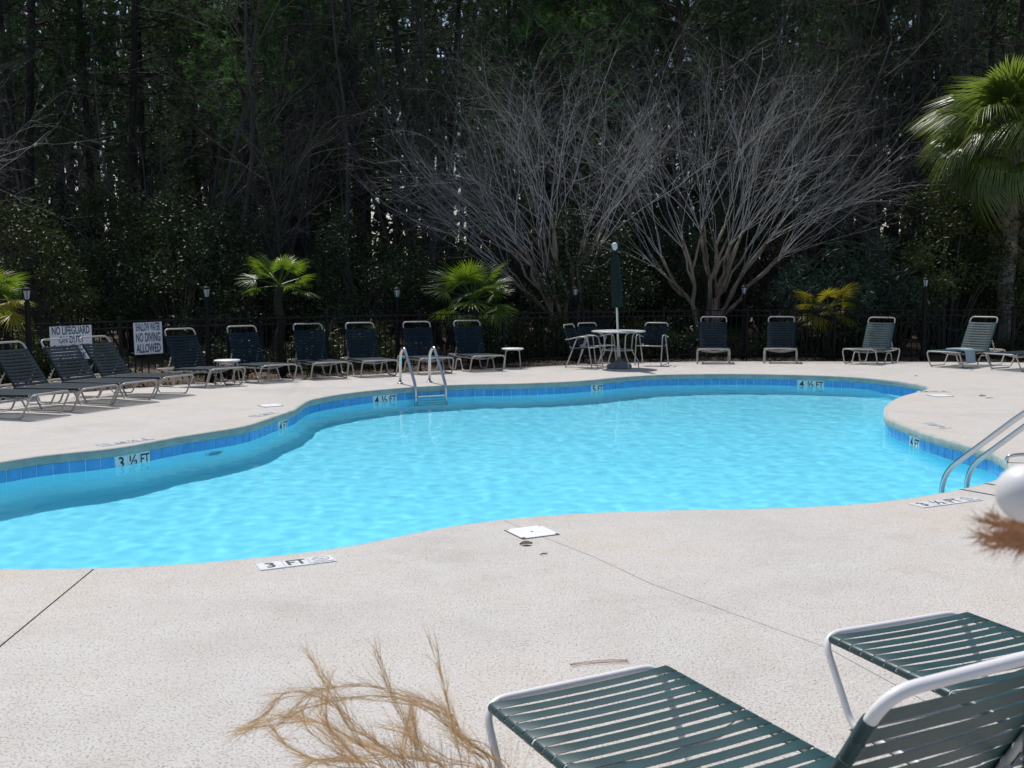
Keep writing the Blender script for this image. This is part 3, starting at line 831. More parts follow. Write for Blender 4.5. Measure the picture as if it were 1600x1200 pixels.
# ------------------------------------------------------------------ fence
fpts = [Vector((-12.2, 9.8)), Vector((-9.9, 13.3))]
for (u_, v_) in ((0, 626), (60, 618), (120, 613), (282, 601), (540, 587), (820, 573.5), (910, 569.5), (1000, 566.5), (1100, 564.5), (1600, 565)):
    q_ = at(u_, v_, DROP).to_2d(); fpts.append(q_+(q_-Vector((1.5, 9))).normalized()*.5)
fpts.append(Vector((14.5, fpts[-1].y)))
fl = [0]
for i in range(len(fpts)-1): fl.append(fl[-1]+(fpts[i+1]-fpts[i]).length)
def fpos(s):
    s = max(0, min(fl[-1]-1e-6, s))
    for i in range(len(fpts)-1):
        if s <= fl[i+1]:
            t = (s-fl[i])/(fl[i+1]-fl[i]); d = (fpts[i+1]-fpts[i]).normalized(); return fpts[i].lerp(fpts[i+1], t), math.atan2(d.y, d.x)
FH = 1.17
fence = empty('pool_fence'); tag(fence, 'black metal picket fence running behind the loungers', 'fence')
pk = MB().box(-.008, .008, -.008, .008, .05, FH-.02).mesh('picket', M['black'], False)
po = MB().box(-.026, .026, -.026, .026, -.05, FH+.03).box(-.032, .032, -.032, .032, FH+.03, FH+.045).mesh('post', M['black'], False)
s = 0; k = 0
PITCHF = .122
while s < fl[-1]:
    p_, a = fpos(s)
    if k % 16 == 0: link('post', po, fence, (p_.x, p_.y, DROP), (0, 0, a))
    elif s > 2.2: link('picket', pk, fence, (p_.x, p_.y, DROP), (0, 0, a))
    s += PITCHF; k += 1
for z in (FH-.045, FH-.16, .12):
    for i in range(len(fpts)-1):
        a, b = fpts[i], fpts[i+1]; d = b-a; an = math.atan2(d.y, d.x)
        o = MB().box(0, d.length, -.013, .013, z-.013, z+.013).build('rail', M['black'], fence, False); o.location = (a.x, a.y, DROP); o.rotation_euler = (0, 0, an)
# signs wired to the fence
def sign(u0, u1, v0, v1, lines, sizes, lab, tilt):
    best = None
    def s_of(u):
        return min(np.arange(0, fl[-1], .01), key=lambda s: abs(fpos(s)[0].x/fpos(s)[0].y-(u-800)/1600))
    s0, s1 = s_of(u0), s_of(u1); a, _ = fpos(s0); b, _ = fpos(s1); d = b-a; an = math.atan2(d.y, d.x); w = d.length
    D = (a.y+b.y)/2; c = (a+b)/2
    z1 = atd((u0+u1)/2, v0, D).z; z0 = atd((u0+u1)/2, v1, D).z; h = z1-z0
    g = empty('warning_sign', (c.x+math.sin(an)*.03, c.y-math.cos(an)*.03, z0), an); g.rotation_euler = (0, R(tilt), an); tag(g, lab, 'sign')
    MB().box(-w/2, w/2, -.003, .003, 0, h).build('board', mat('sign_white', (.62, .64, .68), .5) if 'sign_white' not in bpy.data.materials else bpy.data.materials['sign_white'], g, False)
    y = h
    tot = sum(sizes)
    for t_, sz in zip(lines, sizes):
        hh = h*sz/tot; y -= hh/2
        o = text_obj(t_, hh*1.12, M['sign_ink'], 'lettering', g, .025, 1, .0006)
        xs_ = [v.co.x for v in o.data.vertices]; tw_ = max(xs_)-min(xs_); tgt = w*(.90 if len(t_) > 8 else .90*len(t_)/10.5)
        if len(lines) == 3: tgt = w*.86
        for v in o.data.vertices: v.co.x *= tgt/tw_
        o.matrix_local = Matrix.Translation((0, -.0042, y)) @ Matrix.Rotation(math.pi/2, 4, 'X')
        y -= hh/2
    for sx in (-1, 1):
        MB().tube([(sx*(w/2-.03), -.008, h-.03), (sx*(w/2-.03), .03, h-.025)], .004, 5).build('wire_tie', M['steel'], g)
sign(78, 143, 509, 562, ['NO LIFEGUARD', 'ON DUTY', 'SWIM AT YOUR', 'OWN RISK'], [1.15, 1, .95, .9], 'white sign reading NO LIFEGUARD ON DUTY on the fence behind loungers', -.8)
sign(209, 253, 503.5, 553, ['SHALLOW WATER', 'NO DIVING', 'ALLOWED'], [.9, 1, 1], 'white sign reading SHALLOW WATER NO DIVING ALLOWED on the fence', -.8)

# ------------------------------------------------------------------ lamp posts
def lamp_post(H):
    root = empty('lamp_post'); k = M['black']
    MB().lathe([(.085, -.15), (.085, .03), (.06, .08), (.055, .40), (.047, .44), (.042, H-.30), (.055, H-.28), (.03, H-.25), (.045, H-.22)], 12).build('post', k, root)
    z0, z1 = H-.22, H-.08
    MB().lathe([(.036, z0), (.062, z1)], 6).build('lamp_glass', M['glass_lamp'], root, False)
    cg = MB()
    for j in range(6):
        a = 2*math.pi*j/6; cg.tube([(.038*math.cos(a), .038*math.sin(a), z0), (.065*math.cos(a), .065*math.sin(a), z1)], .005, 4)
    cg.build('lantern_frame', k, root, False)
    MB().lathe([(.08, z1), (.083, z1+.01), (.05, z1+.04), (.015, z1+.065), (.012, H), (.002, H+.01)], 12).build('lantern_cap', k, root)
    return root
GL = 'black lantern lamp posts along the fence'
lamps = [((41, 446), -7.45+.0, 16.0, 'black lantern lamp post beside the palmetto at the left picture edge'),
         ((322, 445), None, 18.6, 'black lantern lamp post right of the NO DIVING sign'),
         ((620, 447), None, 21.0, 'black lantern lamp post behind the ladder, between two palmettos'),
         ((899, 446), None, 23.2, 'black lantern lamp post in front of the left crape myrtle'),
         ((1163, 444), None, 23.7, 'black lantern lamp post right of the right crape myrtle trunks'),
         ((1447, 432), None, 23.0, 'black lantern lamp post right of the yellowing palmetto')]
for (px, x_, D, lab) in lamps:
    q = atd(px[0], px[1], D); o = lamp_post(q.z); o.location = (q.x, q.y, 0); tag(o, lab, 'lamp post', GL)

# ------------------------------------------------------------------ vegetation builders
def rv(r, s=1): return Vector((r.gauss(0, s), r.gauss(0, s), r.gauss(0, s)))
def sdir(r, z0=-1, z1=1):
    z = r.uniform(z0, z1); a = r.uniform(0, 2*math.pi); q = math.sqrt(max(0, 1-z*z)); return Vector((q*math.cos(a), q*math.sin(a), z))
def fan_frond(r, m, rad=.55, pet=.6, nl=34, spread=125, droop=.25, width=.024, thread=False, name='frond'):
    """fan palm leaf: petiole then leaflets radiating in a fan; grows along +x from the origin"""
    mb = MB(); n = 6
    P0 = [Vector((pet*t, 0, -.10*pet*t*t)) for t in [i/4 for i in range(5)]]
    mb.tube(P0, [.014, .012, .010, .009, .008], 4)
    hub = P0[-1]
    for i in range(nl):
        a = R(-spread+2*spread*(i+.5)/nl+r.uniform(-1.5, 1.5)); L = rad*(1-.22*abs(a/R(spread))**2)*r.uniform(.9, 1.06)
        d = Vector((math.cos(a), math.sin(a), -.12*math.cos(a*.7)+r.uniform(-.05, .10)))
        side = Vector((-math.sin(a), math.cos(a), 0)); fold = Vector((0, 0, .35))
        k = 5; prev = None
        for j in range(k+1):
            t = j/k
            c = hub+d*(L*t)+Vector((0, 0, -droop*L*(t**2.4)*(1.6 if thread else 1)*r.uniform(.9, 1.1)))
            if thread and t > .55: c -= d*(L*.42*(t-.55))
            w = width*(.25+1.6*t if t < .45 else 1.05*(1-t)/.55*.95+.02)*rad/.55
            l = c-side*w; rr = c+side*w; m_ = c-fold*w*.8
            b = len(mb.v); mb.v += [tuple(l), tuple(m_), tuple(rr)]
            if j: mb.f += [(b-3, b-2, b+1, b), (b-2, b-1, b+2, b+1)]
    return mb.mesh(name, m, False)
def palm_clump(name, base, crown_z, meshes, n, r, lab, cat, sc=1.0, elev=(-15, 80), trunk_r=.07, group=None, az_bias=None, dead=None, trunkm=None):
    root = empty(name, (base[0], base[1], base[2])); tag(root, lab, cat, group)
    tb_ = MB(); k = 12; pts = [(.03*math.sin(i*1.1), .03*math.cos(i*1.7), crown_z*i/k) for i in range(k+1)]
    tb_.tube(pts, [(trunk_r if 'sabal' in name else trunk_r*1.25)*(1.15-.15*i/k+.06*(i % 2)) for i in range(k+1)], 12).build('trunk', M['trunk_palm'] if 'sabal' in name else M['black_fibre'], root)
    for i in range(n):
        az = 2*math.pi*i*.618+r.uniform(-.3, .3); f = (i+.5)/n
        el = R(elev[0]+(elev[1]-elev[0])*f+r.uniform(-8, 8))
        o = link('frond', r.choice(meshes), root, (0, 0, crown_z+.03*f), (0, 0, 0), sc*r.uniform(.85, 1.1))
        o.rotation_euler = Euler((r.uniform(-.5, .5), -el, az), 'XYZ')
    return root
M['black_fibre'] = vary('dark_trunk_fibre', (.010, .008, .006), (.03, .022, .016), 14, .95, bumps=(20, 1, .02))
vr = random.Random(21)
pal = [fan_frond(vr, M['palmetto'], .50, .58, 28, 122, .24, .021) for _ in range(3)]
paly = [fan_frond(vr, M['palmetto_y'], .50, .50, 26, 120, .3, .021) for _ in range(2)]
sab = [fan_frond(vr, M['sabal'], .98, 1.25, 58, 120, .62, .0135, True) for _ in range(4)]
ded = [fan_frond(vr, M['deadfrond'], .45, .5, 16, 70, 1.0, .026, True, 'dead_frond') for _ in range(2)]
GP = 'palmetto palms behind the fence'
def palm_px(u, v, D, *a, **k):
    q = atd(u, v, D+.9); return (q.x, q.y, gz(q.x, q.y)), q.z-gz(q.x, q.y)
b_, cz = palm_px(436, 447, 18.9); palm_clump('palmetto', b_, cz, pal, 13, vr, 'small green palmetto above the fence near the left lamp post', 'palmetto', .80, (-5, 70), .06, GP)
b_, cz = palm_px(740, 470, 21.4); palm_clump('palmetto', b_, cz, pal, 20, vr, 'largest green palmetto, above the loungers right of the ladder', 'palmetto', 1.08, (-30, 75), .08, GP)
b_, cz = palm_px(1294, 482, 22.9); palm_clump('palmetto', b_, cz, paly, 17, vr, 'small yellowing palmetto above the fence right of centre', 'palmetto', .80, (-30, 55), .07, GP)
b_, cz = palm_px(-22, 470, 15.6); palm_clump('palmetto', b_, cz, pal+paly[:1], 18, vr, 'bright palmetto cut off by the left picture edge', 'palmetto', .85, (-30, 70), .07, GP)
b_, cz = palm_px(1582, 232, 24.2); pr = palm_clump('sabal_palm', b_, cz, sab, 56, vr, 'tall sabal palm with drooping fan fronds at the right picture edge', 'palm tree', 1.02, (-32, 85), .17)
for i in range(14):
    az = i*.93; o = link('dead_frond', ded[i % 2], pr, (.15*math.cos(az), .15*math.sin(az), cz-.9-.08*i), (0, 0, 0), vr.uniform(.6, 1.0)); o.rotation_euler = Euler((vr.uniform(-.5, .5), R(vr.uniform(35, 75)), az), 'XYZ')
for i in range(26):   # old leaf bases
    az = i*2.4; z = cz-1.15+.045*i
    o = MB().tube([(.13*math.cos(az), .13*math.sin(az), z), (.20*math.cos(az), .20*math.sin(az), z+.12), (.26*math.cos(az), .26*math.sin(az), z+.26)], [.04, .025, .010], 5).build('leaf_base', M['deadfrond'], pr)

# --- branching
def grow(r, mb, p, d, L, rad, depth, P_):
    """P_: per-depth dicts (segs, wob, up, kids, spread, kl, kr, n)"""
    q = P_[depth]; k = q['segs']; pts = [p.copy()]; rs = [rad]; d = d.normalized(); cur = p.copy(); sl = L/k; dirs = [d.copy()]
    for i in range(k):
        d = (d+rv(r, q['wob'])+Vector((0, 0, q['up']))).normalized()
        cur = cur+d*sl; pts.append(cur.copy()); rs.append(rad*(1-(1-q.get('tip', .45))*(i+1)/k)); dirs.append(d.copy())
    mb[min(depth, len(mb)-1)].tube(pts, rs, q['n'], False)
    if depth+1 < len(P_):
        for c in range(q['kids']):
            t = q.get('from', .4)+(1-q.get('from', .4))*(c+r.random())/q['kids']; i = min(k, max(1, int(round(t*k))))
            nd = dirs[i]; side = rv(r); side = (side-nd*side.dot(nd)).normalized()
            a = R(q['spread'])*r.uniform(.6, 1.25)
            nd2 = nd*math.cos(a)+side*math.sin(a)
            grow(r, mb, pts[i], nd2, L*q['kl']*r.uniform(.7, 1.15), rs[i]*q['kr'], depth+1, P_)
def crape(base, r, lab, stems, H=6.6, group='bare crape myrtles'):
    root = empty('crape_myrtle', base); tag(root, lab, 'tree', group)
    low = MB(); up = MB(); tw = MB()
    knobs = []
    for (lx, ly, hh) in stems:     # where each stem ends: lean x, lean y, height
        p = Vector((r.uniform(-.16, .16), r.uniform(-.12, .12), 0)); e = Vector((lx*.88, ly, hh)); k = 7; pts = []; rs = []
        for i in range(k+1):
            t = i/k; q = p.lerp(e, t**1.25 if True else t); q.z = hh*t**.92
            q += Vector((r.gauss(0, .05), r.gauss(0, .05), 0))*(1 if 0 < i < k else 0); pts.append(q); rs.append(.062-.028*t)
        low.tube(pts, rs, 9)
        knobs.append((pts[-1], (pts[-1]-pts[-3]).normalized(), rs[-1]))
        # side fork
        for f_ in range(2):
            i = r.randint(3, 5); d = (pts[i+1]-pts[i]).normalized()+Vector((lx*.25+r.gauss(0, .35), r.gauss(0, .35), .3)); d.normalize(); L = r.uniform(.8, 1.4)
            q = [pts[i]+d*L*t+Vector((0, 0, .12*t*t)) for t in (0, .25, .5, .75, 1)]
            for z_ in range(1, 4): q[z_] += rv(r, .03)
            low.tube(q, [rs[i]*.75, rs[i]*.68, rs[i]*.62, rs[i]*.55, rs[i]*.5], 7); knobs.append((q[-1], d, rs[i]*.5))
    W = [dict(segs=11, wob=.11, up=-.008, kids=6, spread=30, kl=.40, kr=.6, n=4, tip=.3, **{'from': .3}),
         dict(segs=6, wob=.19, up=.01, kids=5, spread=38, kl=.42, kr=.65, n=3, tip=.4, **{'from': .25}),
         dict(segs=4, wob=.18, up=0, kids=0, spread=30, kl=.5, kr=.6, n=3, tip=.5)]
    for (p, d, rad) in knobs:
        low.lathe([(rad*.7, -.03), (rad*1.35, -.01), (rad*1.3, .02), (rad*.6, .04)], 7, tuple(p))
        for j in range(r.randint(3, 5)):
            nd = (d*.9+rv(r, .30)+Vector((p.x*.26, 0, .42))).normalized()
            room = max(1.2, (H-p.z)/max(.35, nd.z))
            L = min(room, r.uniform(2.6, 4.9))*r.uniform(.85, 1.05)
            grow(r, [up, tw, tw], p, nd, L, max(.0055, rad*.31), 0, W)
    low.build('trunk', M['crape_dark'], root); up.build('limb', M['crape'], root); tw.build('twigs', M['crape'], root)
    return root, len(low.f)+len(up.f)+len(tw.f)
cr = random.Random(5)
q = atd(893, 500, 25.2)
_, n1_ = crape((q.x, q.y, gz(q.x, q.y)), cr, 'left of the two bare grey crape myrtles behind the fence', [(-2.1, .1, 2.3), (-1.5, -.3, 2.7), (-.9, .3, 2.9), (-.5, -.2, 3.1), (-.1, .3, 3.0), (.4, -.2, 2.9), (.8, .2, 2.7), (-1.1, -.1, 2.2)], 7.5)
q = atd(1108, 500, 25.2)
crape((q.x, q.y, gz(q.x, q.y)), cr, 'right of the two bare grey crape myrtles, with reddish lower trunks', [(-1.3, .2, 2.4), (-.8, -.2, 2.8), (-.2, .2, 3.0), (.3, -.3, 3.1), (.9, .1, 3.0), (1.5, -.1, 2.7), (1.9, .2, 2.3), (.6, .3, 2.6)], 7.5)
q = atd(-300, 500, 18.5)
crape((q.x, q.y, gz(q.x, q.y)), cr, 'bare crape myrtle whose branch tips reach in from the left edge', [(.9, 0, 2.4), (1.2, -.2, 2.0), (.4, .2, 2.9), (-.6, .1, 2.8), (-.2, -.2, 3.0)], 6.2)

# --- pines
def pine_meshes(r, H=17, z0=5.0, nb=64, tufts=17):
    tr = MB(); k = 14; lean = r.uniform(-.6, .6); bx = r.uniform(-.3, .3)
    pts = [Vector((lean*(i/k)+bx*math.sin(i*.5), .3*math.sin(i*.4+lean), H*i/k)) for i in range(k+1)]
    tr.tube(pts, [.155*(1-.8*i/k)+(.05 if i == 0 else 0) for i in range(k+1)], 10)
    cw = MB(); lb = MB()
    for b in range(nb):
        f = b/nb; z = z0+(H-z0)*f**.9*r.uniform(.96, 1.03); i = min(k-1, z/H*k); p = pts[int(i)].lerp(pts[int(i)+1], i-int(i))
        L = (1-.6*f)*r.uniform(1.8, 3.6); az = r.uniform(0, 2*math.pi); d = Vector((math.cos(az), math.sin(az), r.uniform(-.15, .45)))
        q = [p+d*L*t+Vector((0, 0, -.25*L*t*t*.4+.12*math.sin(t*5+b))) for t in (0, .25, .5, .75, 1)]
        lb.tube(q, [.035, .028, .022, .015, .008], 4, False)
        if f < .12 and r.random() < .6: continue   # dead lower branches
        for t_ in range(tufts):
            t = r.uniform(.3, 1.02); j = min(3, int(t*4)); c = q[j].lerp(q[j+1], min(1, t*4-j))+rv(r, .26); ax = (d+rv(r, .5)+Vector((0, 0, .3))).normalized()
            if t < .98: lb.tube([q[j], c], [.008, .004], 3, False)
            for n_ in range(22):
                v = (ax*.7+sdir(r)).normalized(); L2 = r.uniform(.17, .30); s_ = v.cross(sdir(r)).normalized()*.010
                cw.tri(c-s_, c+s_, c+v*L2)
    return tr.mesh('trunk', M['bark']), lb.mesh('branches', M['bark']), cw.mesh('crown', M['needle'], False)
M['needle_bright'] = leafmat('painted_sunlit_pine_needles', (.06, .15, .035), (.10, .22, .05), .45, .55, .3, .6)  # lit copy of the pine needles: sunlight put into a brighter colour
pr_ = random.Random(77)
PINE = [pine_meshes(pr_, 17, 4.2), pine_meshes(pr_, 19, 5.5), pine_meshes(pr_, 15, 3.0), pine_meshes(pr_, 18, 6.5)]
def leaf(mb, r, c, d, L, w):
    s_ = d.cross(sdir(r)).normalized()*w
    b = len(mb.v); m1 = c+d*L*.5
    mb.v += [tuple(c), tuple(m1+s_), tuple(c+d*L), tuple(m1-s_)]; mb.f.append((b, b+1, b+2, b+3))
def shrub_meshes(r, H, W, m, n=5200, L=.09, w=.02, low=.1, clumps=46, cr_=.42, longleaf=False):
    st_ = MB(); lf = MB()
    cl = []
    for i in range(clumps):
        d = sdir(r, -.2, 1); q = r.uniform(.45, 1.0)
        cl.append((Vector((d.x*W*q*.5, d.y*W*q*.5, H*(low+(1-low)*(.15+.85*max(0, d.z*q+.15)/1.15)))), cr_*r.uniform(.5, 1.25)))
    for c, rr in cl:
        b = Vector((c.x*.12, c.y*.12, 0)); m1 = b.lerp(c, .5)+Vector((0, 0, .1*H))
        st_.tube([b, m1, c], [.022, .014, .006], 4, False)
    for i in range(n):
        c, rr = r.choice(cl); d = sdir(r); p = c+d*rr*(r.random()**.45); 
        if p.z < .03: continue
        dd = (d*.6+sdir(r)+Vector((0, 0, .2))).normalized()
        leaf(lf, r, p, dd, L*r.uniform(.7, 1.25), w*r.uniform(.8, 1.2))
    return st_.mesh('stems', M['bark_grey']), lf.mesh('foliage', m, False)
sr = random.Random(99)
SH = {'ever': [shrub_meshes(sr, 4.6, 3.8, M['evergreen'], 11000, .10, .022, .08, 60, .5), shrub_meshes(sr, 3.6, 3.6, M['evergreen'], 9000, .09, .02, .05, 50, .45)],
      'olive': [shrub_meshes(sr, 4.0, 3.6, M['olive_leaf'], 9500, .10, .022, .08, 50, .45)],
      'oleander': [shrub_meshes(sr, 2.6, 2.0, M['oleander'], 4200, .17, .011, .1, 30, .36)],
      'brown': [shrub_meshes(sr, 4.2, 3.6, M['brownleaf'], 5000, .07, .018, .05, 60, .6)],
      'low': [shrub_meshes(sr, .9, 1.4, M['olive_leaf'], 1800, .11, .014, .0, 20, .25), shrub_meshes(sr, .8, 1.2, M['evergreen'], 1500, .09, .016, .0, 20, .22)]}
def bare_meshes(r, H=8):
    tr = MB(); tw = MB()
    W = [dict(segs=8, wob=.07, up=.05, kids=12, spread=38, kl=.42, kr=.45, n=6, tip=.25, **{'from': .2}),
         dict(segs=5, wob=.12, up=.05, kids=7, spread=35, kl=.42, kr=.5, n=3, tip=.3, **{'from': .25}),
         dict(segs=4, wob=.15, up=.03, kids=4, spread=38, kl=.45, kr=.55, n=3, tip=.4, **{'from': .3}),
         dict(segs=2, wob=.18, up=0, kids=0, spread=30, kl=.5, kr=.6, n=3, tip=.5)]
    for s_ in range(r.choice([1, 2, 3])):
        grow(r, [tr, tw], Vector((r.uniform(-.3, .3), r.uniform(-.3, .3), 0)), Vector((r.uniform(-.25, .25), r.uniform(-.2, .2), 1)), H*r.uniform(.8, 1.1), .075, 0, W)
    return tr.mesh('trunk', M['bark_grey']), tw.mesh('branches', M['bark_grey'])
br = random.Random(31)
BARE = [bare_meshes(br, h) for h in (9, 7.5, 10.5, 8)]

def tree(name, meshes, names, x, y, rz, sc, lab, cat, group=None, zs=1):
    root = empty(name, (x, y, gz(x, y)-.05), rz); tag(root, lab, cat, group)
    for me, n_ in zip(meshes, names): link(n_, me, root, (0, 0, 0), (0, 0, 0), (sc, sc, sc*zs))
    return root
PN = ('trunk', 'branches', 'crown')
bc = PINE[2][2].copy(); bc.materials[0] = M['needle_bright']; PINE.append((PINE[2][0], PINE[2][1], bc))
fr = random.Random(8)
LM = ['beyond the left edge', 'above the NO LIFEGUARD sign', 'above the NO DIVING sign', 'right of the second lamp post', 'above the small palmetto', 'between the two green palmettos', 'above the pool ladder',
      'above the largest palmetto', 'behind the left crape myrtle', 'above the closed umbrella', 'behind the right crape myrtle', 'above the straight facing loungers', 'above the yellowing palmetto',
      'above the rightmost lamp post', 'left of the sabal palm', 'behind the sabal palm crown']
def lm(x, y):
    u = 800+1600*x/y
    return 'beyond the right edge' if u > 1620 else LM[max(0, min(15, int(u//103)+1 if u > -20 else 0))]
# pines one can single out
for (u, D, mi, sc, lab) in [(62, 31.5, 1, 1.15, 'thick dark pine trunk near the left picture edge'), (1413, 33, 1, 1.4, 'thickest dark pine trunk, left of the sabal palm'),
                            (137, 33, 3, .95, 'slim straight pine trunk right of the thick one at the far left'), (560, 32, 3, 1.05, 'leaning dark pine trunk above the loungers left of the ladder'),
                            (1132, 34, 0, 1.1, 'dark pine rising behind the right crape myrtle'), (408, 31, 4, .95, 'pine with low boughs painted sunlit green above the small palmetto'),
                            (905, 33, 4, 1.1, 'pine with boughs painted sunlit green above the left crape myrtle'), (1575, 35, 1, 1.1, 'pine trunk seen just above the sabal palm crown')]:
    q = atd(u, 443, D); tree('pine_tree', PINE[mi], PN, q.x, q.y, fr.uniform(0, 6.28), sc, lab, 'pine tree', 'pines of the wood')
def scatter(n, y0, y1, mind, fn, seedpts, side=5):
    pts = []; tries = 0
    while len(pts) < n and tries < n*60:
        tries += 1; y = fr.uniform(y0, y1); x = fr.uniform(-.53*y-side, .53*y+side)
        if all((x-a)**2+(y-b)**2 > mind**2 for a, b in seedpts+pts): pts.append((x, y))
    for i, (x, y) in enumerate(pts): fn(i, x, y)
    seedpts += pts
occ = []
def f_p(i, x, y):
    mi = fr.randrange(4); row = ('front row pine with dark trunk ' if y < 37 else ('pine deeper in the wood ' if y < 49 else 'pine at the far side of the wood '))+lm(x, y)
    tree('pine_tree', PINE[mi], PN, x, y, fr.uniform(0, 6.28), fr.uniform(.8, 1.05 if y < 38 else 1.25), row, 'pine tree', 'pines of the wood')
scatter(24, 32, 37, 2.2, f_p, occ)
scatter(44, 37, 49, 2.0, f_p, occ, 8)
scatter(62, 49, 66, 2.0, f_p, occ, 12)
occ2 = []
def f_b(i, x, y):
    row = ('bare thin understory tree at the near wood edge ' if y < 33 else 'bare thin understory tree deep in the wood ')+lm(x, y)
    tree('bare_tree', BARE[i % 4], ('trunk', 'branches'), x, y, fr.uniform(0, 6.28), fr.uniform(.75, 1.25), row, 'tree', 'bare trees of the understory')
scatter(38, 26, 34, 1.5, f_b, occ2)
scatter(46, 34, 50, 1.5, f_b, occ2, 8)
occ3 = []
def f_s(i, x, y):
    k = fr.choice(['ever', 'ever', 'olive', 'brown', 'brown', 'ever']); me = fr.choice(SH[k])
    nm = {'ever': 'dark glossy evergreen shrub in the undergrowth', 'olive': 'olive green shrub in the undergrowth', 'brown': 'brown dry leaved thicket shrub in the wood'}[k]+' '+lm(x, y)
    tree('shrub', me, ('stems', 'foliage'), x, y, fr.uniform(0, 6.28), fr.uniform(.75, 1.2), nm, 'shrub', {'ever': 'evergreen undergrowth shrubs', 'olive': 'olive undergrowth shrubs', 'brown': 'brown undergrowth shrubs'}[k])
scatter(26, 25.6, 31, 2.0, f_s, occ3, 3)
scatter(60, 31, 50, 1.9, f_s, occ3, 6)
# shrubs one can single out
for (u, D, k, sc, lab) in [(275, 24.5, 'ever', 1.15, 'big glossy evergreen shrub above the NO DIVING sign'), (1480, 25.2, 'olive', 1.05, 'large olive green shrub under the sabal palm crown'),
                           (1330, 24.6, 'oleander', 1.15, 'blue green long leaved shrub behind the yellowing palmetto'), (1395, 25.0, 'oleander', 1.2, 'blue green long leaved shrub left of the right lamp post'),
                           (1270, 24.9, 'oleander', 1.0, 'blue green long leaved shrub left of the yellowing palmetto'), (60, 22.5, 'olive', .9, 'dark green shrub behind the left lamp post'),
                           (1560, 26.2, 'olive', 1.0, 'olive green shrub behind the sabal palm trunk')]:
    q = atd(u, 443, D); tree('shrub', fr.choice(SH[k]), ('stems', 'foliage'), q.x, q.y, fr.uniform(0, 6.28), sc, lab, 'shrub')
for i in range(46):   # low plants just behind the fence
    s = U(2.5, fl[-1]); p_, a = fpos(s); dd = U(.7, 2.4); x = p_.x-math.sin(a)*dd; y = p_.y+math.cos(a)*dd
    tree('low_shrub', SH['low'][i % 2], ('stems', 'foliage'), x, y, U(0, 6), U(.6, 1.25), 'low leafy plant just behind the black fence '+lm(x, y).replace('above', 'below').replace('behind', 'near'), 'shrub', 'low plants behind the fence')

# far edge of the wood, read as one mass
fw = MB(); wr = random.Random(4)
def wx(y): return wr.uniform(-.60*y-10, .60*y+10)
for i in range(52000):
    y = wr.uniform(66, 84); x = wx(y); z = wr.uniform(0, 1)**.85*25
    if wr.random() > .35+.65*(.5+.5*math.sin(x*.9+math.sin(z*.7)*2)*math.cos(z*.5+x*.2)): continue
    d = sdir(wr); s_ = d.cross(sdir(wr)).normalized()*wr.uniform(.16, .36); L = wr.uniform(.5, 1.1); b = len(fw.v); c = Vector((x, y, z))
    fw.v += [tuple(c), tuple(c+d*L*.5+s_), tuple(c+d*L), tuple(c+d*L*.5-s_)]; fw.f.append((b, b+1, b+2, b+3))
for i in range(420):
    y = wr.uniform(64, 84); x = wx(y); fw.tube([(x, y, 0), (x+wr.uniform(-.5, .5), y, 12), (x+wr.uniform(-1, 1), y, 24)], [.22, .15, .06], 5, False)
tag(fw.build('far_wood', M['farwood'], smooth=False), kind='stuff')

# mulch chips and pine straw in the bed along the fence
mc = MB(); mr_ = random.Random(2)
for i in range(9000):
    s = mr_.uniform(1.5, fl[-1]); p_, a = fpos(s); dd = mr_.uniform(-.75, .5); x = p_.x-math.sin(a)*dd; y = p_.y+math.cos(a)*dd
    if inside((x, y), deck_poly): continue
    d = sdir(mr_, -.2, .5); s_ = d.cross(Vector((0, 0, 1))).normalized()*mr_.uniform(.004, .015); L = mr_.uniform(.03, .12); c = Vector((x, y, gz(x, y)+.012)); b = len(mc.v)
    mc.v += [tuple(c-s_), tuple(c+s_), tuple(c+d*L+s_+Vector((0, 0, .01))), tuple(c+d*L-s_+Vector((0, 0, .01)))]; mc.f.append((b, b+1, b+2, b+3))
tag(mc.build('mulch', M['mulch'], smooth=False), kind='stuff')

# ------------------------------------------------------------------ foreground dry grasses
gr_ = random.Random(14)
def plume(mb, pts, r, n=26, L=.10, spread=.35, start=.35):
    """stalk with a feathery seed head of awns along its outer part"""
    pts = [Vector(p) for p in pts]; k = len(pts)
    mb.tube(pts, [.0011*(1-.6*i/(k-1)) for i in range(k)], 4, False)
    for i in range(n):
        t = (start+(1-start)*(i/n))*(k-1); j = min(k-2, int(t)); p = pts[j].lerp(pts[j+1], t-j); d = (pts[j+1]-pts[j]).normalized()
        v = (d+rv(r, spread)).normalized(); LL = L*r.uniform(.5, 1.2)*(1.15-.5*t/(k-1)); q1 = p+v*LL*.5; q2 = p+v*LL+rv(r, LL*.10)
        s_ = v.cross(Vector((0, 1, 0))).normalized()*r.uniform(.0003, .0007)
        b = len(mb.v); mb.v += [tuple(p-s_), tuple(p+s_), tuple(q1+s_*.7), tuple(q1-s_*.7), tuple(q2)]; mb.f += [(b, b+1, b+2, b+3), (b+3, b+2, b+4)]
def gcurve(a, ctrl, per=5):
    P_ = [Vector(p) for p in ctrl]; P_ = [P_[0]*2-P_[1]]+P_+[P_[-1]*2-P_[-2]]; out = []
    for i in range(1, len(P_)-2):
        for k in range(per):
            t = k/per; p0, p1, p2, p3 = P_[i-1:i+3]
            out.append(.5*((2*p1)+(p2-p0)*t+(2*p0-5*p1+4*p2-p3)*t*t+(3*p1-p0-3*p2+p3)*t**3))
    out.append(P_[-2]); return out
DG = 2.05
gbase = Vector((-.12, DG, 0))
gc = empty('grass_clump', tuple(gbase)); tag(gc, 'dry tan ornamental grass clump at the bottom left of the foreground lounger', 'grass clump')
def gp(u, v, dD=0): return atd(u, v, DG+dD)-gbase
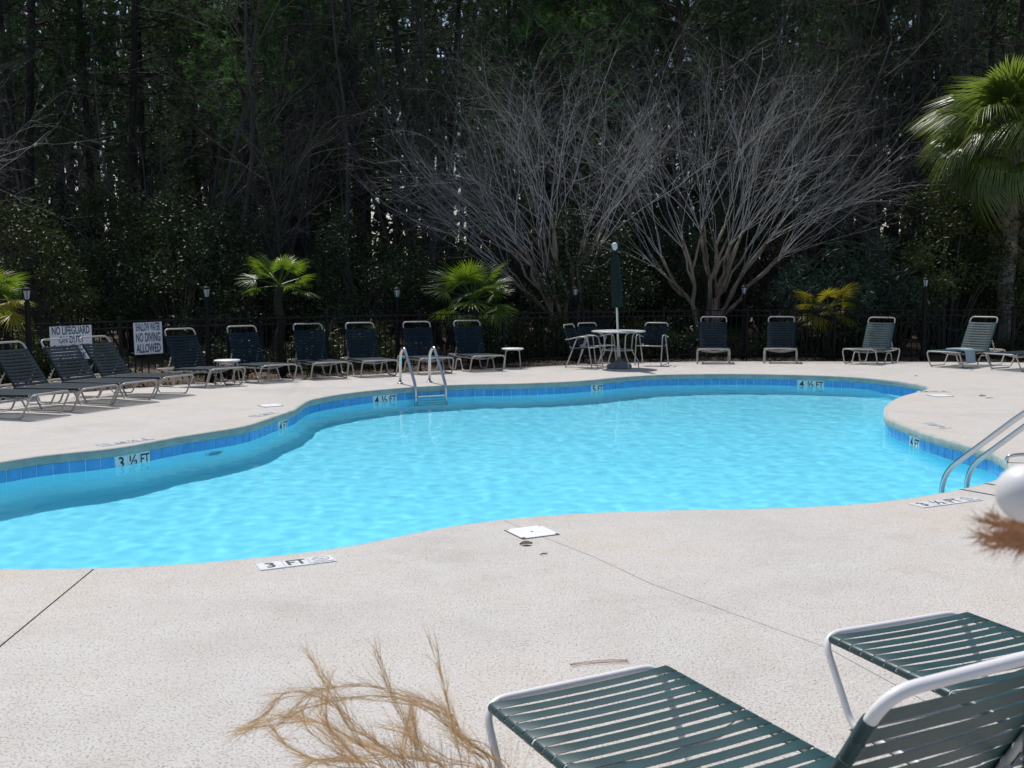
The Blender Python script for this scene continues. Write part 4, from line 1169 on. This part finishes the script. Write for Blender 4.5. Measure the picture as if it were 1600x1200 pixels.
stalks = [  # px control points, from frame bottom to tip
    ([(600, 1205), (560, 1160), (520, 1090), (485, 1027)], .5), ([(650, 1205), (640, 1150), (612, 1090), (585, 1018)], .45), ([(722, 1205), (710, 1150), (695, 1080), (682, 1008)], .4),
    ([(780, 1210), (735, 1160), (690, 1110), (630, 1080), (560, 1072), (500, 1078), (455, 1110)], .3), ([(770, 1205), (720, 1155), (660, 1100), (590, 1088), (530, 1095), (470, 1110), (440, 1130)], .3),
    ([(640, 1210), (560, 1160), (500, 1130), (450, 1120), (405, 1130), (378, 1142)], .3), ([(660, 1215), (590, 1165), (540, 1120), (500, 1090), (450, 1082), (420, 1110), (395, 1135)], .35),
    ([(610, 1212), (540, 1190), (490, 1185), (450, 1165), (428, 1140)], .3), ([(700, 1215), (640, 1185), (580, 1180), (510, 1185), (470, 1192)], .2),
    ([(635, 1210), (628, 1170), (635, 1140), (640, 1112)], .4), ([(670, 1210), (655, 1165), (645, 1120)], .4), ([(560, 1215), (540, 1180), (500, 1140), (460, 1120)], .3),
    ([(790, 1215), (760, 1180), (720, 1150), (690, 1120), (640, 1092)], .3), ([(700, 1215), (650, 1180), (600, 1165), (590, 1160)], .2), ([(580, 1215), (560, 1188), (520, 1150), (510, 1120), (513, 1065)], .4),
    ([(760, 1215), (700, 1185), (640, 1150), (610, 1140)], .3)]
for pts, start in stalks:
    for rep in range(3 if len(pts) > 4 else 2):
        dd = gr_.uniform(-.12, .12); ctrl = [gp(u+gr_.gauss(0, 5)*rep, v+gr_.gauss(0, 4)*rep, dd) for u, v in pts]
        root_ = Vector((gr_.uniform(-.1, .1), gr_.uniform(-.1, .1), 0)); mid_ = root_.lerp(ctrl[0], .55)+Vector((0, 0, .05))
        mb = MB(); plume(mb, gcurve(0, [root_, mid_]+ctrl), gr_, gr_.randint(34, 50), .10, .19, start)
        mb.build('stalk', M['drygrass'], gc, smooth=False)
bl = MB()
for i in range(420):
    root_ = Vector((gr_.uniform(-.16, .16), gr_.uniform(-.14, .14), 0)); tip = gp(gr_.gauss(640, 80), gr_.uniform(1140, 1290), gr_.uniform(-.2, .2)); m_ = root_.lerp(tip, .6)+Vector((0, 0, .08))
    pts = gcurve(0, [root_, m_, tip], 4); bl.tube(pts, [.0013*(1-.85*i_/(len(pts)-1)) for i_ in range(len(pts))], 3, False)
o = bl.build('grass_blades', M['drygrass'], gc, smooth=False); o['kind'] = 'stuff'
# tuft and white ball at the right edge, close to the camera
DT = 1.0
tb0 = Vector((.535, DT, 0)); tf = empty('grass_clump', tuple(tb0)); tag(tf, 'brown feathery dry grass tuft below the white ball at the right edge', 'grass clump')
for i in range(16):
    root_ = Vector((gr_.uniform(.0, .08), gr_.uniform(-.04, .04), 0)); uu, vv = gr_.uniform(1530, 1600), gr_.uniform(800, 856)
    a = atd(1640, 880+gr_.uniform(-20, 20), DT)-tb0; b = atd(uu, vv, DT+gr_.uniform(-.05, .05))-tb0
    mb = MB(); plume(mb, gcurve(0, [root_, root_.lerp(a, .6)+Vector((.02, 0, 0)), a, a.lerp(b, .5)+Vector((0, 0, .008)), b], 4), gr_, 60, .034, .42, .66)
    mb.build('stalk', mat('rust_grass', (.46, .26, .14), .75) if 'rust_grass' not in bpy.data.materials else bpy.data.materials['rust_grass'], tf, smooth=False)
DB = .85; c = atd(1604, 771, DB); rb = .0245
bp_ = empty('ball_post', (c.x+.012, c.y, 0)); tag(bp_, 'smooth white ball finial on a thin post, blurred at the right edge', 'post finial')
ico = bmesh.new(); bmesh.ops.create_uvsphere(ico, u_segments=32, v_segments=20, radius=rb); me = bpy.data.meshes.new('ball'); ico.to_mesh(me); ico.free(); me.materials.append(M['whiteball']); me.polygons.foreach_set('use_smooth', [True]*len(me.polygons))
link('ball', me, bp_, (-.012, 0, c.z)); MB().tube([(0, 0, 0), (0, 0, c.z-rb*.7)], .005, 10).build('post', M['black'], bp_)

# planting bed that carries the grasses, below the picture
bd = MB(); n = 28
for z, k in ((-.0, 1.0), (.025, .98)):
    for i in range(n):
        a = 2*math.pi*i/n; bd.v.append((-.15+1.0*k*math.cos(a)*(1+.05*math.sin(3*a)), 1.95+.62*k*math.sin(a), z))
for i in range(n): bd.f.append((i, (i+1) % n, n+(i+1) % n, n+i))
bd.f.append(tuple(range(n, 2*n)))
tag(bd.build('planting_bed', M['mulch'], smooth=False), kind='structure')

# ------------------------------------------------------------------ small litter on the deck
lr = random.Random(6)
def litter(u, v, size, kind, lab, group='fallen leaves and twigs on the deck'):
    p_ = at(u, v); mb = MB()
    if kind == 'leaf':
        k = 7
        for s_ in (0, 1):
            for i in range(k+1):
                t = i/k; w = math.sin(math.pi*t)*.3*size; mb.v.append((size*(t-.5), w*(1 if s_ else -1), .004+.2*size*math.sin(t*3)*.5+.12*size*s_))
        for i in range(k): mb.f.append((i, i+1, k+2+i, k+1+i))
        o = mb.build('fallen_leaf', bpy.data.materials.get('fallen_leaf') or mat('fallen_leaf', (.075, .04, .028), .8)); cat = 'leaf'
    elif kind == 'twig':
        mb.tube([(-size*.5, 0, .004), (-size*.1, size*.05, .008), (size*.3, -.02*size, .006), (size*.5, size*.1, .012)], [.003, .004, .003, .0015], 5)
        mb.tube([(size*.1, 0, .007), (size*.25, size*.22, .01)], [.0025, .001], 4); o = mb.build('twig', M['bark']); cat = 'twig'
    else:
        for i in range(5):
            a = lr.uniform(-.1, .1); c = lr.uniform(-.03, .03); pts = [(size*(t-.5), c+a*size*t+.05*size*math.sin(t*3), .003+.004*math.sin(t*3)) for t in (0, .25, .5, .75, 1)]
            mb.tube(pts, .0011, 4, False)
        o = mb.build('pine_needles', bpy.data.materials.get('dead_needle') or mat('dead_needle', (.30, .15, .09), .7)); cat = 'pine needles'
    o.location = (p_.x, p_.y, .001); o.rotation_euler = (0, 0, lr.uniform(-.4, .4)); tag(o, lab, cat, group)
litter(822, 852, .085, 'leaf', 'dark brown curled leaf just below the square white lid')
litter(850, 867, .05, 'twig', 'short twig on the near deck right below the brown leaf')
litter(937, 1038, .26, 'pine', 'rusty pine needles lying beyond the foot bar of the near lounger')
litter(1535, 619.5, .09, 'leaf', 'dark leaf cluster lying on the right deck')
litter(1546, 622.5, .12, 'twig', 'dark forked twig beside the leaf cluster on the right deck')
litter(1432, 588, .06, 'leaf', 'small leaf on the far deck near the pool corner')
litter(1518, 579, .06, 'leaf', 'small leaf on the far deck in front of the towel lounger')
print('objects', len(bpy.data.objects), 'tris', sum(len(m.polygons) for m in bpy.data.meshes))
